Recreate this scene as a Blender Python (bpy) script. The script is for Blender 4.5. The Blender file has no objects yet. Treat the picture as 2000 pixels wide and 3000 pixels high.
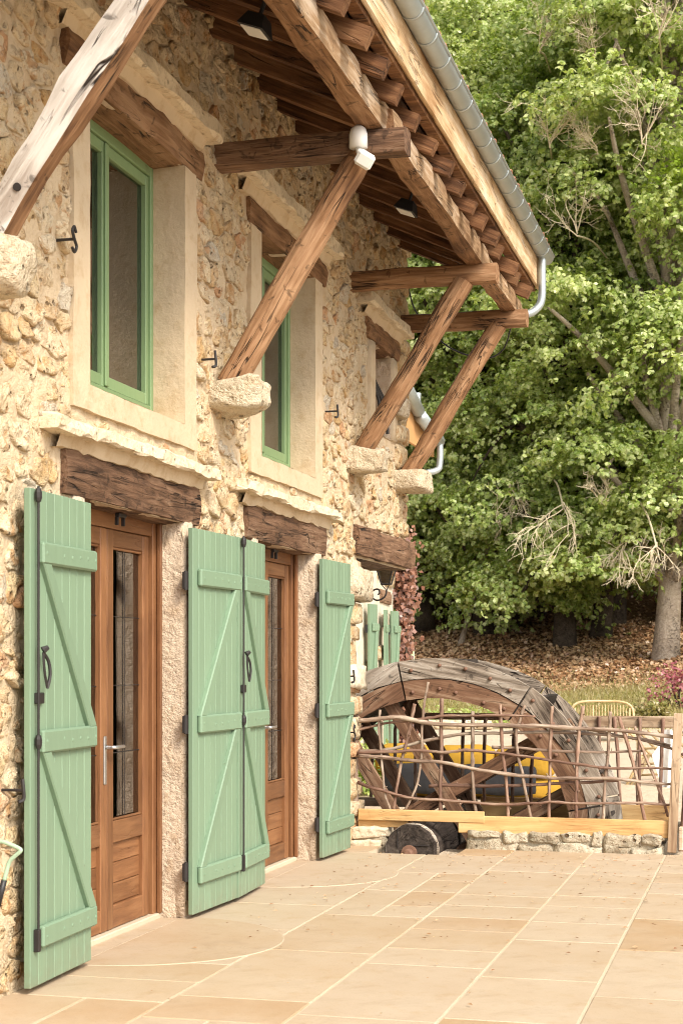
import bpy, math, random
import numpy as np
from mathutils import Vector, Matrix, noise as mnoise

sc = bpy.context.scene
# ------------------------------------------------------------------ camera
cam_d = bpy.data.cameras.new('camera'); cam = bpy.data.objects.new('camera', cam_d)
sc.collection.objects.link(cam); sc.camera = cam
TH = math.atan(1240 / 4685)
cam.location = (3.27, 0, 1.48); cam.rotation_euler = (math.radians(90), 0, TH)
cam_d.sensor_fit = 'HORIZONTAL'; cam_d.sensor_width = 24; cam_d.lens = 56.22
cam_d.shift_y = .2225; cam_d.clip_start = .1; cam_d.clip_end = 600
cam_d.dof.use_dof = True; cam_d.dof.focus_distance = 11.5; cam_d.dof.aperture_fstop = 6.3
# ------------------------------------------------------------------ sky and sun (bright overcast)
SUN = Vector((.57, -.50, .65)).normalized()
w = bpy.data.worlds.new('World'); sc.world = w; w.use_nodes = True
wn = w.node_tree.nodes; wl = w.node_tree.links
bg = wn['Background']; bg.inputs['Strength'].default_value = .135
sky = wn.new('ShaderNodeTexSky'); sky.sky_type = 'NISHITA'; sky.sun_disc = False
sky.sun_elevation = math.asin(SUN.z); sky.sun_rotation = math.atan2(SUN.x, SUN.y)
sky.air_density = 1.0; sky.dust_density = 4.0; sky.ozone_density = .6
bw = wn.new('ShaderNodeHueSaturation'); bw.inputs['Saturation'].default_value = .12
wl.new(sky.outputs[0], bw.inputs['Color']); wl.new(bw.outputs[0], bg.inputs['Color'])
sl = bpy.data.lights.new('sun', 'SUN'); so = bpy.data.objects.new('sun', sl); sc.collection.objects.link(so)
sl.energy = 1.5; sl.angle = math.radians(11); sl.color = (1, .88, .70)
so.rotation_euler = SUN.to_track_quat('Z', 'Y').to_euler(); so.location = (8, -6, 12)
# ------------------------------------------------------------------ exposure
sc.view_settings.view_transform = 'Standard'; sc.view_settings.look = 'None'
sc.view_settings.exposure = 1.1; sc.cycles.filter_width = 1.0; sc.cycles.max_bounces = 6; sc.cycles.diffuse_bounces = 3; sc.cycles.glossy_bounces = 3
sc.cycles.transmission_bounces = 3; sc.cycles.transparent_max_bounces = 6; sc.cycles.caustics_reflective = False; sc.cycles.caustics_refractive = False
sc.view_settings.gamma = 1; sc.view_settings.use_curve_mapping = False

COL = sc.collection
R = random.Random(7)
NZ = mnoise.noise
# ================================================================== helpers
W = {}
def mk(name, verts, faces, mats, parent=None, mat=None, smooth=False, idx=None):
    me = bpy.data.meshes.new(name); me.from_pydata([tuple(v) for v in verts], [], faces)
    if not isinstance(mats, (list, tuple)): mats = [mats]
    for m in mats: me.materials.append(m)
    if idx is not None: me.polygons.foreach_set('material_index', idx)
    if smooth: me.polygons.foreach_set('use_smooth', [True] * len(me.polygons))
    me.update()
    return link(name, me, parent, mat)
def link(name, me, parent=None, mat=None):
    o = bpy.data.objects.new(name, me); COL.objects.link(o)
    place(o, parent, mat); return o
def place(o, parent, mat):
    mat = Matrix() if mat is None else mat
    W[o.name] = mat
    if parent is not None:
        o.parent = parent; o.matrix_basis = W[parent.name].inverted() @ mat
    else: o.matrix_basis = mat
def thing(name, label, cat, loc=(0, 0, 0), group=None):
    o = link(name, None, None, Matrix.Translation(loc)); return tag(o, label, cat, group)
def tag(o, label, cat, group=None):
    o['label'] = label; o['category'] = cat
    if group: o['group'] = group
    return o
def frame(o, x, z=(0, 0, 1)):
    """matrix with local X along x, local Z near z"""
    x = Vector(x).normalized(); z = Vector(z); y = z.cross(x)
    if y.length < 1e-5: y = Vector((0, 1, 0)).cross(x)
    y.normalize(); z = x.cross(y)
    m = Matrix((x, y, z)).transposed().to_4x4(); m.translation = Vector(o); return m
def box(x0, x1, y0, y1, z0, z1):
    v = [(x, y, z) for x in (x0, x1) for y in (y0, y1) for z in (z0, z1)]
    return v, [(0, 1, 3, 2), (4, 6, 7, 5), (0, 4, 5, 1), (2, 3, 7, 6), (0, 2, 6, 4), (1, 5, 7, 3)]
def join(*ps):
    V = []; F = []
    for v, f in ps:
        b = len(V); V += list(v); F += [tuple(i + b for i in q) for q in f]
    return V, F
def bbox(x0, x1, y0, y1, z0, z1, b=.006):
    """box with chamfered edges"""
    X = (x0, x1); Y = (y0, y1); Z = (z0, z1); V = []; ix = {}
    for i in (0, 1):
        for j in (0, 1):
            for k in (0, 1):
                sx, sy, sz = (b if i == 0 else -b), (b if j == 0 else -b), (b if k == 0 else -b)
                p = (X[i], Y[j], Z[k])
                ix[i, j, k] = len(V)
                V += [(p[0], p[1] + sy, p[2] + sz), (p[0] + sx, p[1], p[2] + sz), (p[0] + sx, p[1] + sy, p[2])]
    F = []
    def q(a, c): return [ix[t] + c for t in a]
    F.append(q([(0,0,0),(0,0,1),(0,1,1),(0,1,0)], 0)); F.append(q([(1,0,0),(1,1,0),(1,1,1),(1,0,1)], 0))
    F.append(q([(0,0,0),(1,0,0),(1,0,1),(0,0,1)], 1)); F.append(q([(0,1,0),(0,1,1),(1,1,1),(1,1,0)], 1))
    F.append(q([(0,0,0),(0,1,0),(1,1,0),(1,0,0)], 2)); F.append(q([(0,0,1),(1,0,1),(1,1,1),(0,1,1)], 2))
    for i in (0, 1):
        for j in (0, 1):
            F.append([ix[i,j,0], ix[i,j,0]+1, ix[i,j,1]+1, ix[i,j,1]])
            F.append([ix[i,0,j]+0, ix[i,0,j]+2, ix[i,1,j]+2, ix[i,1,j]+0])
            F.append([ix[0,i,j]+1, ix[0,i,j]+2, ix[1,i,j]+2, ix[1,i,j]+1])
    for t in ix.values(): F.append([t, t + 1, t + 2])
    return V, [tuple(f) for f in F]
def noise3(p, s, seed=0, oct=2):
    a = 0; am = 1
    for o in range(oct):
        a += am * NZ(Vector((p[0] * s + seed * 7.3, p[1] * s + seed * 3.1, p[2] * s - seed * 5.7))); s *= 2.1; am *= .5
    return a
def beam_mesh(L, wy, hz, seed=0, seg=14, rough=.012, ch=.25, taper=0, bow=0, rnd=0):
    """hewn timber along local X, section wy x hz centred; rnd 0 = squared, 1 = round log"""
    K = 12; V = []; F = []
    for i in range(seg + 1):
        x = L * i / seg; t = i / seg; s = 1 - taper * t
        off = bow * math.sin(math.pi * t)
        for k in range(K):
            a = 2 * math.pi * (k + .5) / K
            c, sn = math.cos(a), math.sin(a)
            m = max(abs(c), abs(sn)); q = 1 / m
            q = min(q, 1 / (abs(c) + abs(sn)) * (2 - ch))
            q = q * (1 - rnd) + rnd * 1.0
            y = c * q * wy / 2 * s; z = sn * q * hz / 2 * s
            n = noise3((x * 1.0, y * 2, z * 2), 2.2, seed, 3)
            r = 1 + rough * n / max(.05, min(wy, hz)) * 2
            V.append((x + (rough * .8 * noise3((y, z, t), 9, seed) if i in (0, seg) else 0),
                      y * r + .35 * rough * noise3((x, 0, 1), 1.3, seed), z * r + off + .35 * rough * noise3((x, 5, 1), 1.3, seed)))
    for i in range(seg):
        for k in range(K):
            a = i * K + k; b = i * K + (k + 1) % K
            F.append((a, b, b + K, a + K))
    F.append(tuple(range(K))[::-1]); F.append(tuple(seg * K + k for k in range(K)))
    return V, F
def beam(name, p0, p1, wy, hz, m, parent, seed=None, up=(0, 0, 1), weather=None, **kw):
    p0 = Vector(p0); p1 = Vector(p1); L = (p1 - p0).length
    seed = R.randint(0, 999) if seed is None else seed
    V, F = beam_mesh(L, wy, hz, seed, seg=max(6, int(L / .12)), **kw)
    mats = [m]; idx = None
    M = frame(p0, p1 - p0, up)
    if weather:
        wm, d, th = weather; mats = [m, wm]; idx = []
        d = M.to_3x3().inverted() @ Vector(d)
        for f in F:
            a, b, c = Vector(V[f[0]]), Vector(V[f[1]]), Vector(V[f[2]])
            n = (b - a).cross(c - a).normalized(); idx.append(1 if n.dot(d) > th else 0)
    return mk(name, V, F, mats, parent, M, smooth=False, idx=idx)
def tube(pts, rad, K=8, caps=True):
    pts = [Vector(p) for p in pts]; n = len(pts)
    if not isinstance(rad, (list, tuple)): rad = [rad] * n
    V = []; F = []; u = None
    for i, p in enumerate(pts):
        t = (pts[min(i + 1, n - 1)] - pts[max(i - 1, 0)]).normalized()
        if u is None:
            u = t.orthogonal().normalized()
        else:
            u = (u - t * u.dot(t)); u = u.normalized() if u.length > 1e-6 else t.orthogonal().normalized()
        v = t.cross(u)
        for k in range(K):
            a = 2 * math.pi * k / K; V.append(p + (u * math.cos(a) + v * math.sin(a)) * rad[i])
    for i in range(n - 1):
        for k in range(K):
            a = i * K + k; b = i * K + (k + 1) % K; F.append((a, b, b + K, a + K))
    if caps: F.append(tuple(range(K))[::-1]); F.append(tuple((n - 1) * K + k for k in range(K)))
    return V, F
def smoothpts(pts, n=4):
    """Catmull-Rom through points"""
    P = [Vector(p) for p in pts]; out = []
    for i in range(len(P) - 1):
        a = P[max(i - 1, 0)]; b = P[i]; c = P[i + 1]; d = P[min(i + 2, len(P) - 1)]
        for k in range(n):
            t = k / n
            out.append(.5 * ((2 * b) + (c - a) * t + (2 * a - 5 * b + 4 * c - d) * t * t + (3 * b - a - 3 * c + d) * t ** 3))
    out.append(P[-1]); return out
def rough_block(sx, sy, sz, seed, n=3, r=.25, amp=.02, sc_=4):
    """rough stone, centred, dims full"""
    h = Vector((sx / 2, sy / 2, sz / 2)); rr = r * min(h); V = []; F = []; ix = {}
    def vid(p):
        key = (round(p[0], 5), round(p[1], 5), round(p[2], 5))
        if key not in ix:
            q = Vector((p[0] * h.x, p[1] * h.y, p[2] * h.z))
            inner = Vector((max(-h.x + rr, min(h.x - rr, q.x)), max(-h.y + rr, min(h.y - rr, q.y)), max(-h.z + rr, min(h.z - rr, q.z))))
            d = q - inner; q = inner + (d.normalized() * rr if d.length > 1e-6 else d)
            nn = Vector((noise3(q, sc_, seed, 3), noise3(q, sc_, seed + 31, 3), noise3(q, sc_, seed + 67, 3)))
            ix[key] = len(V); V.append(q + nn * amp)
        return ix[key]
    for ax in range(3):
        for s in (-1, 1):
            for i in range(n):
                for j in range(n):
                    c = []
                    for a, b in ((0, 0), (1, 0), (1, 1), (0, 1)):
                        p = [0, 0, 0]; p[ax] = s; p[(ax + 1) % 3] = -1 + 2 * (i + a) / n; p[(ax + 2) % 3] = -1 + 2 * (j + b) / n
                        c.append(vid(p))
                    F.append(tuple(c if s > 0 else c[::-1]))
    return V, F
def tmat(loc, rz=0, rx=0, ry=0):
    return Matrix.Translation(loc) @ Matrix.Rotation(rz, 4, 'Z') @ Matrix.Rotation(ry, 4, 'Y') @ Matrix.Rotation(rx, 4, 'X')
def fastmesh(name, V, quads, mats):
    """numpy verts (n,3), faces (m,k)"""
    me = bpy.data.meshes.new(name); n = len(V); m, k = quads.shape
    me.vertices.add(n); me.vertices.foreach_set('co', V.astype(np.float32).ravel())
    me.loops.add(m * k); me.loops.foreach_set('vertex_index', quads.astype(np.int32).ravel())
    me.polygons.add(m); me.polygons.foreach_set('loop_start', np.arange(0, m * k, k, dtype=np.int32))
    me.materials.append(mats); me.update(calc_edges=True); me.validate(); return me

# pixel of the 2000x3000 picture -> point on a plane of the place (used to measure it once)
f_, C_, S_ = 4685, math.cos(TH), math.sin(TH)
def atY(u, v, Y):
    t = (u - 1000) / f_; d = Y / (t * S_ + C_); return Vector((3.27 + d * (t * C_ - S_), Y, 1.48 + (1945 - v) / f_ * d))

# ================================================================== materials
class N:
    def __init__(s, name):
        s.m = bpy.data.materials.new(name); s.m.use_nodes = True; s.t = s.m.node_tree; s.b = s.t.nodes['Principled BSDF']
        s.out = s.t.nodes['Material Output']
    def n(s, t, **k):
        o = s.t.nodes.new('ShaderNode' + t)
        for a, b in k.items(): setattr(o, a, b)
        return o
    def l(s, a, b): s.t.links.new(a, b)
    def coord(s, kind='Object', rand=True, scale=(1, 1, 1)):
        c = s.n('TexCoord'); o = c.outputs[kind]
        if rand:
            oi = s.n('ObjectInfo'); mu = s.n('Math', operation='MULTIPLY'); mu.inputs[1].default_value = 37.
            s.l(oi.outputs['Random'], mu.inputs[0]); ad = s.n('VectorMath', operation='ADD'); s.l(o, ad.inputs[0]); s.l(mu.outputs[0], ad.inputs[1]); o = ad.outputs[0]
        mp = s.n('Mapping'); mp.inputs['Scale'].default_value = scale; s.l(o, mp.inputs[0]); return mp.outputs[0]
    def noise(s, vec, scale, detail=4, rough=.6, dist=0):
        o = s.n('TexNoise'); o.inputs['Scale'].default_value = scale; o.inputs['Detail'].default_value = detail
        o.inputs['Roughness'].default_value = rough; o.inputs['Distortion'].default_value = dist
        if vec is not None: s.l(vec, o.inputs['Vector'])
        return o.outputs['Fac']
    def vor(s, vec, scale, feature='F1'):
        o = s.n('TexVoronoi', feature=feature); o.inputs['Scale'].default_value = scale; s.l(vec, o.inputs['Vector']); return o.outputs['Distance']
    def ramp(s, fac, stops, interp='LINEAR'):
        o = s.n('ValToRGB'); e = o.color_ramp.elements; o.color_ramp.interpolation = interp
        while len(e) < len(stops): e.new(.5)
        for x, (p, c) in zip(e, stops):
            x.position = p; x.color = (*c, 1) if len(c) == 3 else c
        s.l(fac, o.inputs[0]); return o.outputs[0]
    def mix(s, fac, a, b, mode='MIX'):
        o = s.n('Mix', data_type='RGBA', blend_type=mode)
        for v, i in ((fac, 0), (a, 6), (b, 7)):
            if isinstance(v, (int, float)): o.inputs[i].default_value = v
            elif isinstance(v, tuple): o.inputs[i].default_value = (*v, 1)
            else: s.l(v, o.inputs[i])
        return o.outputs[2]
    def math(s, op, a, b=0.):
        o = s.n('Math', operation=op)
        for v, i in ((a, 0), (b, 1)):
            if isinstance(v, (int, float)): o.inputs[i].default_value = v
            else: s.l(v, o.inputs[i])
        return o.outputs[0]
    def bump(s, h, dist, strength=1, prev=None):
        o = s.n('Bump'); o.inputs['Distance'].default_value = dist; o.inputs['Strength'].default_value = strength; s.l(h, o.inputs['Height'])
        if prev is not None: s.l(prev, o.inputs['Normal'])
        return o.outputs[0]
    def fin(s, col, rough=.8, nrm=None, spec=.3, metal=0):
        if isinstance(col, tuple): s.b.inputs['Base Color'].default_value = (*col, 1)
        else: s.l(col, s.b.inputs['Base Color'])
        if isinstance(rough, (int, float)): s.b.inputs['Roughness'].default_value = rough
        else: s.l(rough, s.b.inputs['Roughness'])
        s.b.inputs['Specular IOR Level'].default_value = spec; s.b.inputs['Metallic'].default_value = metal
        if nrm is not None: s.l(nrm, s.b.inputs['Normal'])
        return s.m
def islandrand(s):
    g = s.n('NewGeometry'); oi = s.n('ObjectInfo')
    return s.math('FRACT', s.math('ADD', g.outputs['Random Per Island'], oi.outputs['Random']))

def m_wood(name, lo, mid, hi, grain=1., crack=.5, bump=.006, rough=.75, spots=.0):
    s = N(name); v = s.coord(scale=(1, 1, 1))
    st = s.n('Mapping'); st.inputs['Scale'].default_value = (.55, 6, 6); s.l(v, st.inputs[0])
    g1 = s.noise(st.outputs[0], 4.5 * grain, 6, .65, .6); big = s.noise(v, 1.6, 3, .55)
    st2 = s.n('Mapping'); st2.inputs['Scale'].default_value = (.28, 3.4, 3.4); s.l(v, st2.inputs[0])
    cr = s.noise(st2.outputs[0], 3.1, 3, .5, 1.2)
    crk = s.math('ABSOLUTE', s.math('SUBTRACT', cr, .5)); crm = s.ramp(crk, [(0, (1, 1, 1)), (.006, (1, 1, 1)), (.017, (0, 0, 0))])
    crm = s.math('MULTIPLY', crm, s.ramp(s.noise(v, 2.3, 2), [(.48, (0, 0, 0)), (.6, (1, 1, 1))]))
    fac = s.math('ADD', s.math('MULTIPLY', g1, .55), s.math('MULTIPLY', big, .45))
    c = s.ramp(fac, [(.37, lo), (.50, mid), (.63, hi)])
    oi = s.n('ObjectInfo'); hv = s.n('HueSaturation'); hv.inputs['Saturation'].default_value = 1
    s.l(s.math('ADD', s.math('MULTIPLY', oi.outputs['Random'], .35), .82), hv.inputs['Value']); s.l(c, hv.inputs['Color']); c = hv.outputs[0]
    if spots:
        sp = s.ramp(s.noise(v, 15, 3, .55, .6), [(.61, (0, 0, 0)), (.68, (1, 1, 1))])
        c = s.mix(s.math('MULTIPLY', sp, spots), c, tuple(x * .25 for x in lo))
    c = s.mix(s.math('MULTIPLY', crm, crack), c, (.02, .012, .008))
    n = s.bump(g1, bump, .9); n = s.bump(crm, bump * 2.5, -.8 if False else .8, n)
    n.node.invert = True
    return s.fin(c, rough, n, .25)
def m_plain(name, c, rough=.6, metal=0, var=.12, sc_=6, bump=.0, spec=.4):
    s = N(name); v = s.coord()
    f = s.noise(v, sc_, 5, .6)
    col = s.mix(f, tuple(x * (1 - var) for x in c), tuple(min(1, x * (1 + var)) for x in c))
    return s.fin(col, rough, s.bump(f, bump) if bump else None, spec, metal)

def m_stone(name, pal, pit_dark=.35, sc_=1., tint=None, bumpd=.022, rusty=.68):
    s = N(name); v = s.coord(rand=False); oi = s.n('ObjectInfo'); ir = islandrand(s)
    vv = s.n('VectorMath', operation='ADD'); s.l(v, vv.inputs[0]); s.l(s.math('MULTIPLY', oi.outputs['Random'], 23.), vv.inputs[1]); v = vv.outputs[0]
    k = len(pal); c = s.ramp(ir, [(i / k, p) for i, p in enumerate(pal)], 'CONSTANT')
    n1 = s.noise(v, 6 * sc_, 5, .65); n2 = s.noise(v, 19 * sc_, 4, .72); n3 = s.noise(v, 3.1 * sc_, 3, .6)
    c = s.mix(s.ramp(n1, [(.42, (0, 0, 0)), (.6, (.8, .8, .8))]), c, s.mix(.5, c, (.66, .57, .43)))
    rust = s.ramp(s.noise(v, 9 * sc_, 4, .65, .8), [(.54, (0, 0, 0)), (.64, (1, 1, 1))])
    c = s.mix(s.math('MULTIPLY', rust, rusty), c, (.40, .20, .07))
    pit = s.vor(v, 17 * sc_); pm = s.ramp(s.math('ADD', pit, s.math('MULTIPLY', n2, .55)), [(.36, (1, 1, 1)), (.50, (0, 0, 0))])
    pm = s.math('MULTIPLY', pm, s.ramp(n3, [(.42, (0, 0, 0)), (.56, (1, 1, 1))]))
    c = s.mix(s.math('MULTIPLY', pm, min(1, pit_dark * 1.8)), c, (.13, .075, .035))  # dark brown mixed into the pits, and into the fine specks below
    c = s.mix(s.ramp(n2, [(.52, (0, 0, 0)), (.66, (.6, .6, .6))]), c, s.mix(.65, c, (.22, .14, .075)))
    fp = s.ramp(s.noise(v, 46 * sc_, 2, .6), [(.60, (0, 0, 0)), (.68, (1, 1, 1))]); c = s.mix(s.math('MULTIPLY', fp, pit_dark * 1.3), c, (.17, .10, .05))
    h = s.math('SUBTRACT', s.math('ADD', s.math('MULTIPLY', n1, .8), s.math('MULTIPLY', n2, .8)), s.math('MULTIPLY', pm, .8))
    return s.fin(c, .92, s.bump(h, bumpd * 1.7, 1), .15)
def m_mortar(name, c, amp=.014):
    s = N(name); v = s.coord(rand=False)
    n1 = s.noise(v, 3, 5, .6); n2 = s.noise(v, 30, 4, .7); n3 = s.noise(v, 9, 4, .65)
    col = s.mix(n1, tuple(x * .84 for x in c), tuple(min(1, x * 1.1) for x in c))
    col = s.mix(s.ramp(n3, [(.5, (0, 0, 0)), (.72, (.6, .6, .6))]), col, (c[0] * .72, c[1] * .62, c[2] * .5))
    h = s.math('ADD', s.math('MULTIPLY', n3, .9), s.math('MULTIPLY', n2, .5))
    return s.fin(col, .95, s.bump(h, amp * 1.8, 1), .1)

M = {}
PAL = [(.53,.39,.225), (.60,.47,.30), (.49,.325,.155), (.57,.44,.28), (.61,.50,.345), (.50,.345,.19), (.57,.42,.235), (.50,.29,.155), (.61,.48,.305), (.55,.42,.265), (.50,.43,.33), (.58,.44,.255)]
M['stone'] = m_stone('limestone', PAL)
M['mortar'] = m_mortar('lime_mortar', (.595, .47, .32))
M['render'] = m_mortar('rough_render', (.60, .48, .36), .02)
M['plaster'] = m_mortar('smooth_plaster', (.57, .455, .315), .006)
M['dressed'] = m_stone('dressed_limestone', [(.65, .54, .385), (.63, .515, .36), (.67, .57, .42)], .14, .9, bumpd=.010, rusty=.25)
M['corbel'] = m_stone('corbel_limestone', [(.56, .48, .35), (.60, .53, .41), (.54, .45, .32)], .3, .8, bumpd=.03, rusty=.3)
M['kerb'] = m_stone('mossy_limestone', [(.36,.31,.23), (.28,.24,.175), (.43,.38,.29)], .5, .8, bumpd=.022, rusty=.1)
M['oak'] = m_wood('oak_beam', (.10, .047, .023), (.245, .128, .062), (.40, .24, .135), 1., .9, .012, spots=.55)
M['oakdark'] = m_wood('old_dark_oak', (.05, .026, .015), (.165, .09, .052), (.28, .175, .11), 1.2, 1., .02, spots=.6)
M['rafter'] = m_wood('rafter_pine', (.055, .023, .010), (.15, .068, .030), (.27, .14, .066), 1., .7, .01)
M['board'] = m_wood('roof_board', (.05, .024, .012), (.10, .05, .026), (.16, .085, .045), 1., .4)
M['fascia'] = m_wood('fascia_wood', (.34, .19, .085), (.56, .39, .225), (.70, .57, .42), .7, .45, .006, spots=.3)
M['silver'] = m_wood('silvered_oak', (.34, .285, .24), (.58, .53, .48), (.74, .70, .66), .8, 1., .012, spots=.75)
M['halfsilver'] = m_wood('weathered_oak', (.16, .085, .04), (.36, .235, .135), (.56, .45, .34), .9, .8, .008, spots=.4)
M['door'] = m_wood('varnished_oak', (.135, .058, .026), (.195, .088, .038), (.26, .125, .056), 1.1, .08, .001, .42)
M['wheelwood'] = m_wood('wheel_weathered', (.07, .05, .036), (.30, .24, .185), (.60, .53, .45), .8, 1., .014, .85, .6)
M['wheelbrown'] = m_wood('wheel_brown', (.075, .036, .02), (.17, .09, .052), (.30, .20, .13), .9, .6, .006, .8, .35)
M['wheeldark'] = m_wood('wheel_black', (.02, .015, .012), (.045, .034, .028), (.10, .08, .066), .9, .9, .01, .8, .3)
M['pine'] = m_wood('fresh_pine', (.36, .19, .07), (.54, .33, .14), (.66, .45, .22), .8, .12, .002, .6, .12)
M['post'] = m_wood('grey_pine', (.24, .15, .09), (.42, .30, .195), (.55, .43, .31), .8, .3, .003, .75, .3)
M['bark'] = m_wood('hazel_bark', (.11, .07, .05), (.27, .19, .14), (.50, .42, .33), 1.6, .25, .004, .85, .4)
M['bark2'] = m_wood('red_bark', (.10, .052, .036), (.225, .13, .092), (.42, .31, .23), 1.6, .2, .004, .8, .3)
def m_paint(name, c):
    s = N(name); v = s.coord(); st = s.n('Mapping'); st.inputs['Scale'].default_value = (9, 9, .8); s.l(v, st.inputs[0])
    g = s.noise(st.outputs[0], 3, 5, .6); b = s.noise(v, 2.5, 4, .6)
    col = s.mix(g, tuple(x * .87 for x in c), tuple(x * 1.09 for x in c)); col = s.mix(s.math('MULTIPLY', b, .35), col, tuple(x * .9 + .03 for x in c))
    oi = s.n('ObjectInfo'); hv = s.n('HueSaturation'); s.l(s.math('ADD', s.math('MULTIPLY', oi.outputs['Random'], .14), .93), hv.inputs['Value']); s.l(col, hv.inputs['Color']); col = hv.outputs[0]
    tc = s.n('TexCoord'); sp = s.n('SeparateXYZ'); s.l(tc.outputs['Object'], sp.inputs[0])
    dz = s.math('MULTIPLY', s.ramp(sp.outputs['Z'], [(0, (1, 1, 1)), (.16, (0, 0, 0))]), s.ramp(s.noise(v, 11, 4, .65), [(.35, (0, 0, 0)), (.65, (1, 1, 1))])); col = s.mix(s.math('MULTIPLY', dz, .45), col, (.20, .17, .11))
    ch = s.ramp(s.noise(v, 22, 3, .6), [(.735, (0, 0, 0)), (.76, (1, 1, 1))]); col = s.mix(s.math('MULTIPLY', ch, .6), col, (.12, .14, .09))
    return s.fin(col, .48, s.bump(g, .0018, .8), .4)
M['green'] = m_paint('green_paint', (.185, .275, .18))
M['wgreen'] = m_paint('window_green_paint', (.19, .285, .135))
M['iron'] = m_plain('black_iron', (.022, .018, .017), .55, .0, .4, 20, .001)
M['rust'] = m_plain('rusty_iron', (.19, .10, .065), .8, 0, .5, 30, .001)
M['zinc'] = m_plain('zinc_sheet', (.42, .47, .48), .45, .6, .14, 9)
M['steel'] = m_plain('brushed_steel', (.6, .6, .6), .3, .9)
M['white'] = m_plain('white_plastic', (.74, .73, .70), .4, 0, .03)
M['blackp'] = m_plain('black_plastic', (.02, .02, .02), .45)
M['tile'] = m_plain('clay_tile', (.38, .17, .10), .9, 0, .35, 8, .002)
M['grout'] = m_plain('cream_grout', (.54, .445, .325), .95, 0, .16, 3)
M['room'] = m_plain('darkened_room_plaster', (.06, .05, .04), .9)  # near-black: the shade of the unlit room is put into the plaster colour
M['cream'] = m_mortar('cream_render', (.66, .585, .47), .004)
M['terracotta'] = m_plain('fascia_tan', (.5, .27, .11), .8)
def m_glass():
    s = N('window_glass'); t = s.n('BsdfTransparent'); g = s.n('BsdfGlossy'); g.inputs['Roughness'].default_value = .012
    t.inputs[0].default_value = (.72, .76, .72, 1)
    fr = s.n('Fresnel'); fr.inputs[0].default_value = 3.6
    mx = s.n('MixShader'); s.l(fr.outputs[0], mx.inputs[0]); s.l(t.outputs[0], mx.inputs[1]); s.l(g.outputs[0], mx.inputs[2]); s.l(mx.outputs[0], s.out.inputs[0])
    return s.m
M['glass'] = m_glass()
def m_slab():
    s = N('sandstone_slab'); v = s.coord('Object', False); oi = s.n('ObjectInfo')
    c = s.ramp(oi.outputs['Random'], [(0, (.42, .285, .17)), (.14, (.445, .335, .225)), (.32, (.465, .36, .25)), (.5, (.435, .315, .20)), (.66, (.455, .35, .245)), (.82, (.46, .345, .23)), (.93, (.405, .265, .145))], 'CONSTANT')
    n1 = s.noise(v, 1.7, 6, .6, .4); n2 = s.noise(v, 40, 4, .65); n3 = s.noise(v, 6, 4, .6)
    c = s.mix(s.ramp(n1, [(.35, (0, 0, 0)), (.7, (.85, .85, .85))]), c, s.mix(.5, c, (.56, .475, .37)))
    c = s.mix(s.ramp(n3, [(.52, (0, 0, 0)), (.75, (.5, .5, .5))]), c, (.40, .27, .145))
    c = s.mix(s.math('MULTIPLY', s.ramp(n2, [(.58, (0, 0, 0)), (.75, (1, 1, 1))]), .3), c, (.27, .18, .10))
    n4 = s.noise(v, 3.3, 5, .7, 1.2); c = s.mix(s.ramp(n4, [(.50, (0, 0, 0)), (.68, (.55, .55, .55))]), c, s.mix(.5, c, (.30, .21, .135)))
    n5 = s.noise(v, 90, 2, .6); c = s.mix(s.math('MULTIPLY', s.ramp(n5, [(.64, (0, 0, 0)), (.72, (1, 1, 1))]), .35), c, (.20, .13, .075))
    return s.fin(c, .62, s.bump(s.math('ADD', n3, s.math('MULTIPLY', n2, .4)), .004, .9), .3)
M['slab'] = m_slab()
def m_leaf(name, cols, trans=.42):
    s = N(name); g = s.n('NewGeometry'); oi = s.n('ObjectInfo'); v = s.coord()
    r = s.math('ADD', s.math('MULTIPLY', g.outputs['Random Per Island'], .45), s.math('MULTIPLY', s.noise(v, .55, 3, .6), .75))
    r = s.math('ADD', r, s.math('MULTIPLY', oi.outputs['Random'], .16))
    c = s.ramp(r, [(.28 + .52 * i / (len(cols) - 1), k) for i, k in enumerate(cols)])
    s.fin(c, .36, None, .6)
    tr = s.n('BsdfTranslucent'); s.l(s.mix(1., c, (1.2, 1.25, .55), 'MULTIPLY'), tr.inputs[0])
    mx = s.n('MixShader'); mx.inputs[0].default_value = trans; s.l(s.b.outputs[0], mx.inputs[1]); s.l(tr.outputs[0], mx.inputs[2]); s.l(mx.outputs[0], s.out.inputs[0])
    return s.m
M['leaf'] = m_leaf('oak_leaf', [(.095, .152, .03), (.21, .30, .062), (.345, .44, .12), (.475, .55, .20), (.60, .64, .32)])
M['leaf2'] = m_leaf('maple_leaf', [(.10, .20, .02), (.18, .30, .03), (.27, .40, .04), (.36, .46, .07)])
M['redleaf'] = m_leaf('creeper_leaf', [(.09, .035, .024), (.17, .068, .042), (.25, .11, .07), (.33, .17, .115)], .2)
M['pinkleaf'] = m_leaf('pink_leaf', [(.24, .05, .07), (.36, .10, .13), (.46, .18, .2)], .3)
M['yellowleaf'] = m_leaf('yellow_leaf', [(.22, .2, .04), (.38, .32, .07), (.5, .42, .13)], .3)
M['litter'] = m_leaf('dead_leaf', [(.13, .055, .025), (.25, .12, .055), (.36, .20, .10), (.50, .33, .19)], .05)
M['grass'] = m_leaf('grass_blade', [(.12, .14, .03), (.20, .20, .055), (.32, .28, .10), (.38, .30, .15)], .3)
M['trunk'] = m_wood('tree_bark', (.03, .022, .015), (.075, .056, .04), (.16, .125, .095), 1.3, .7, .03, .95)
M['palebark'] = m_wood('pale_bark', (.20, .155, .115), (.36, .29, .225), (.50, .42, .34), 1.2, .7, .03, .95)
M['deadwood'] = m_plain('dead_twig', (.56, .47, .33), .9, 0, .25, 12)
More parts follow.
